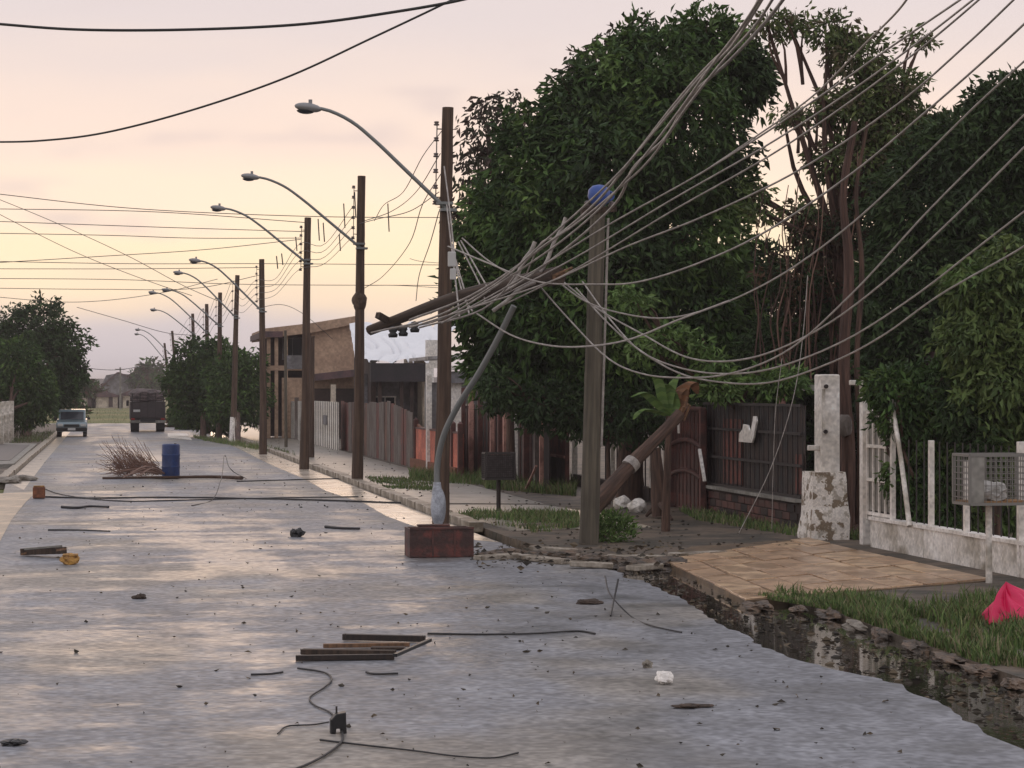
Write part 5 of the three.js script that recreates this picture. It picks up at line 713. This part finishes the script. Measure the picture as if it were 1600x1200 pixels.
{ // rusty red box at the foot of the nearest pole
  const a = G(640, 872, 0), c = G(741, 871, 0), w = c.x - a.x, d = 0.55, h = 0.43, x = (a.x + c.x) / 2, z = a.z - d / 2, t = thing('rusty_box', 'dark rusty red open box standing at the road edge', 'box', V(x, 0, z));
  mesh('front_panel', rbox(x, h / 2 + 0.005, a.z, w, h, 0.03, 0.006), mat.boxRed, t); mesh('back_panel', rbox(x, h / 2 + 0.005, a.z - d, w, h, 0.03, 0.006), mat.boxRed, t); for (const s of [-1, 1]) mesh('side_panel', rbox(x + s * (w / 2 - 0.015), h / 2 + 0.005, z, 0.03, h, d - 0.03, 0.006), mat.boxRed, t);
  mesh('bottom', box(x, 0.03, z, w - 0.06, 0.02, d - 0.04), mat.boxRed, t); mesh('rim', [bar(V(x - w / 2, h + 0.01, a.z + 0.01), V(x + w / 2, h + 0.01, a.z + 0.01), 0.05, 0.03)], mat.maroon, t); for (const k of [0.36, 0.7]) mesh('seam', rbox(x - w / 2 + w * k, h / 2, a.z + 0.02, 0.025, h - 0.04, 0.015, 0.004), mat.maroon, t);
  mesh('plank', rbox(x - 0.1, h + 0.045, z + 0.1, w * 0.5, 0.03, 0.16, 0.006), mat.maroon, t);
}
{ // blocks and boards at the left
  const p = G(110, 882, 0), t = thing('ochre_block', 'worn ochre yellow block on the road in front of the dark board', 'block', p); mesh('body', lump(V(p.x, 0.075, p.z), 0.135, 0.09, 0.1, 21, 0.35, 4), mat.ochre, t); mesh('top_face', rbox(p.x, 0.135, p.z, 0.22, 0.035, 0.16, 0.014), mat.ochre, t);
  const q = G(68, 864, 0), u = thing('dark_board', 'dark splintered board lying on the left of the road', 'board', q); mesh('board', bar(G(37, 862, 0.06), G(99, 860, 0.11), 0.16, 0.1, 0.01), mat.darkWood, u); mesh('strip', bar(G(38, 858, 0.14), G(97, 853, 0.17), 0.05, 0.03, 0.006), mat.concrete, u); mesh('splinter', [bar(G(90, 860, 0.12), G(101, 858, 0.16), 0.05, 0.03), bar(G(42, 864, 0.05), G(34, 866, 0.03), 0.05, 0.03)], mat.bareWood, u);
  const r = G(61, 779, 0), v = thing('brick_block', 'brown brick block standing by the side street', 'block', r); mesh('body', rbox(r.x, 0.14, r.z, 0.28, 0.27, 0.24, 0.03), mat.brick, v); mesh('top_face', rbox(r.x, 0.285, r.z, 0.25, 0.03, 0.21, 0.012), mat.ochre, v);
}
tag(mesh('crumpled_cup', lump(G(1037, 1060, 0.045), 0.085, 0.05, 0.06, 71, 0.8, 4), mat.white), 'crumpled white cup on the road near the gutter', 'litter');
tag(mesh('pale_clod', lump(G(1012, 1038, 0.03), 0.045, 0.04, 0.04, 73, 0.8, 3), mat.stone), 'small pale clod above the white cup', 'litter');
tag(mesh('flat_scrap', lump(G(1080, 1103, 0.012), 0.13, 0.018, 0.07, 75, 0.8, 3), mat.darkWood), 'flat dark scrap lying below the white cup', 'litter');
tag(mesh('flat_scrap', lump(G(18, 1160, 0.02), 0.08, 0.025, 0.07, 77, 0.8, 3), mat.black), 'flat black scrap at the lower left edge', 'litter');
tag(mesh('flat_scrap', lump(G(463, 834, 0.05), 0.11, 0.09, 0.08, 79, 0.8, 3), mat.black), 'dark round scrap in the middle of the road', 'litter');
tag(mesh('flat_scrap', lump(G(920, 941, 0.02), 0.16, 0.04, 0.1, 81, 0.8, 3), mat.darkWood), 'dark leaf-like scrap left of the flooded gutter', 'litter');
tag(mesh('flat_scrap', lump(G(219, 933, 0.02), 0.07, 0.04, 0.06, 83, 0.8, 3), mat.darkWood), 'small dark scrap in the left lane', 'litter');

// ================================================================== LITTER, GRASS (nobody could count these)
{
  const r = rng(55), L = new Leaves(56), cols = [[0.04, 0.034, 0.026], [0.08, 0.06, 0.04], [0.06, 0.05, 0.036], [0.12, 0.09, 0.055]];
  const put = (x, z, y, s) => { const a = r() * 6.28, d = V(Math.cos(a), 0.02 + 0.08 * r(), Math.sin(a)).normalize(); L.leaf(V(x, y + 0.006, z), d, s, s * (0.16 + 0.2 * r()), cols[Math.floor(r() * 4)]); };
  for (let i = 0; i < 900; i++) { const z = -13 - 70 * Math.pow(r(), 1.6), x = mix(-3, 6.2, Math.sqrt(r())); put(x, z, 0.004, 0.02 + 0.08 * r() * r()); }
  for (let i = 0; i < 900; i++) { const z = -14 - 16 * r(), x = mix(6.5, 7.6, r()); put(x, z, -0.034, 0.03 + 0.08 * r()); }
  for (let i = 0; i < 500; i++) { const z = -33 - 90 * r() * r(), x = mix(6.6, 11.4, r()); put(x, z, 0.046, 0.04 + 0.06 * r()); }
  for (let i = 0; i < 260; i++) { const p = G(mix(740, 1060, r()), mix(858, 892, r())); put(p.x, p.z, 0.02 + 0.1 * r(), 0.05 + 0.1 * r()); }
  stuff('leaf_litter', L.geo(), grassMat, 'dead leaves and twig bits scattered over the wet road and verge', 'litter');
}
const inQuad = (pts) => { const P = pts.map(([x, y]) => xz(G(x, y))); return (r) => { const a = r(), b = r(); return [0, 1].map(q => mix(mix(P[0][q], P[1][q], a), mix(P[3][q], P[2][q], a), b)); }; };
const edgeGrass = (r) => { const z = -17 - 8.5 * r(), i = vergeEdge.findIndex(e => e[1] < z), a = vergeEdge[i - 1], b = vergeEdge[i], x = mix(a[0], b[0], (z - a[1]) / (b[1] - a[1])); return [x + 0.02 + 0.35 * r() * r(), z]; };
const clumpy = (f, s, th = 0.45) => (r) => { const q = f(r); return 0.7 * pn(q[0] * 1.3 + 40, q[1] * 0.9 + 90, 512, 512, s) + 0.3 * pn(q[0] * 5 + 40, q[1] * 4 + 190, 2048, 2048, s + 5) + 0.2 * r() > th ? q : null; };
stuff('verge_grass', [grass(clumpy(inQuad([[1300, 948], [1640, 945], [1700, 1075], [1400, 996]]), 1, 0.56), 44000, 0.03, 0.28, GRASS, 0.03, 61), grass(clumpy(edgeGrass, 3, 0.5), 9000, 0.03, 0.2, GRASS, 0.03, 73), grass(clumpy(inQuad([[1180, 938], [1330, 926], [1400, 996], [1290, 955]]), 2, 0.5), 3500, 0.03, 0.12, GRASS, 0.03, 62)], grassMat, 'rough green grass on the verge below the tan driveway', 'grass');
stuff('roadside_grass', [grass(clumpy(inQuad([[640, 742], [730, 745], [760, 762], [640, 752]]), 3, 0.5), 3500, 0.08, 0.4, GRASS, 0.03, 63), grass(clumpy(inQuad([[740, 745], [900, 760], [900, 778], [760, 766]]), 4, 0.3), 7000, 0.1, 0.45, GRASS, 0.03, 64), grass(clumpy(inQuad([[690, 815], [760, 800], [910, 815], [860, 835]]), 5, 0.55), 4500, 0.05, 0.2, GRASS, 0.035, 65), grass(clumpy(inQuad([[800, 800], [905, 806], [905, 828], [830, 836]]), 6, 0.4), 3500, 0.06, 0.2, GRASS, 0.03, 66), grass(clumpy(inQuad([[1060, 800], [1250, 820], [1250, 842], [1090, 816]]), 7, 0.5), 2500, 0.06, 0.22, GRASS, 0.03, 67), grass(clumpy(inQuad([[1325, 830], [1350, 832], [1350, 848], [1325, 846]]), 8, 0.2), 900, 0.06, 0.25, GRASS, 0.03, 68), grass(clumpy(inQuad([[570, 748], [680, 752], [680, 770], [600, 766]]), 9, 0.55), 2500, 0.05, 0.16, GRASS, 0.035, 69), grass(clumpy(inQuad([[300, 684], [415, 700], [470, 716], [320, 690]]), 10, 0.4), 2500, 0.1, 0.35, GRASS, 0.03, 70), grass(clumpy(inQuad([[-20, 682], [90, 676], [75, 692], [-20, 700]]), 12, 0.4), 2500, 0.1, 0.4, GRASS, 0.03, 71)], grassMat, 'tufts of grass along fences, kerb and pavement', 'grass');
{ const t = G(952, 842, 0.07), b = thing('weed_clump', 'bright green weed clump right of the thick grey post', 'plant', t), L = new Leaves(77); L.blob(V(t.x, 0.2, t.z), 0.36, 0.24, 0.34, 150, 0.1, LIGHTS, { n: 8, droop: -0.4 }); mesh('foliage', L.geo(), leafMat, b); mesh('stems', [0, 1, 2, 3, 4].map(i => tube([V(t.x + rr(-0.1, 0.1), 0.05, t.z), V(t.x + rr(-0.25, 0.25), 0.3, t.z + rr(-0.2, 0.2))], 0.012, 0.006, 4, 3)), mat.twig, b); }
stuff('field_grass', grass((r) => [mix(-40, 60, r()), mix(-168, -300, r())], 9000, 0.15, 0.5, [[0.13, 0.13, 0.045], [0.1, 0.12, 0.04], [0.17, 0.14, 0.07]], -0.16, 72), grassMat, 'tall dry grass in the field at the end of the street', 'grass');

renderer.render(scene, camera);
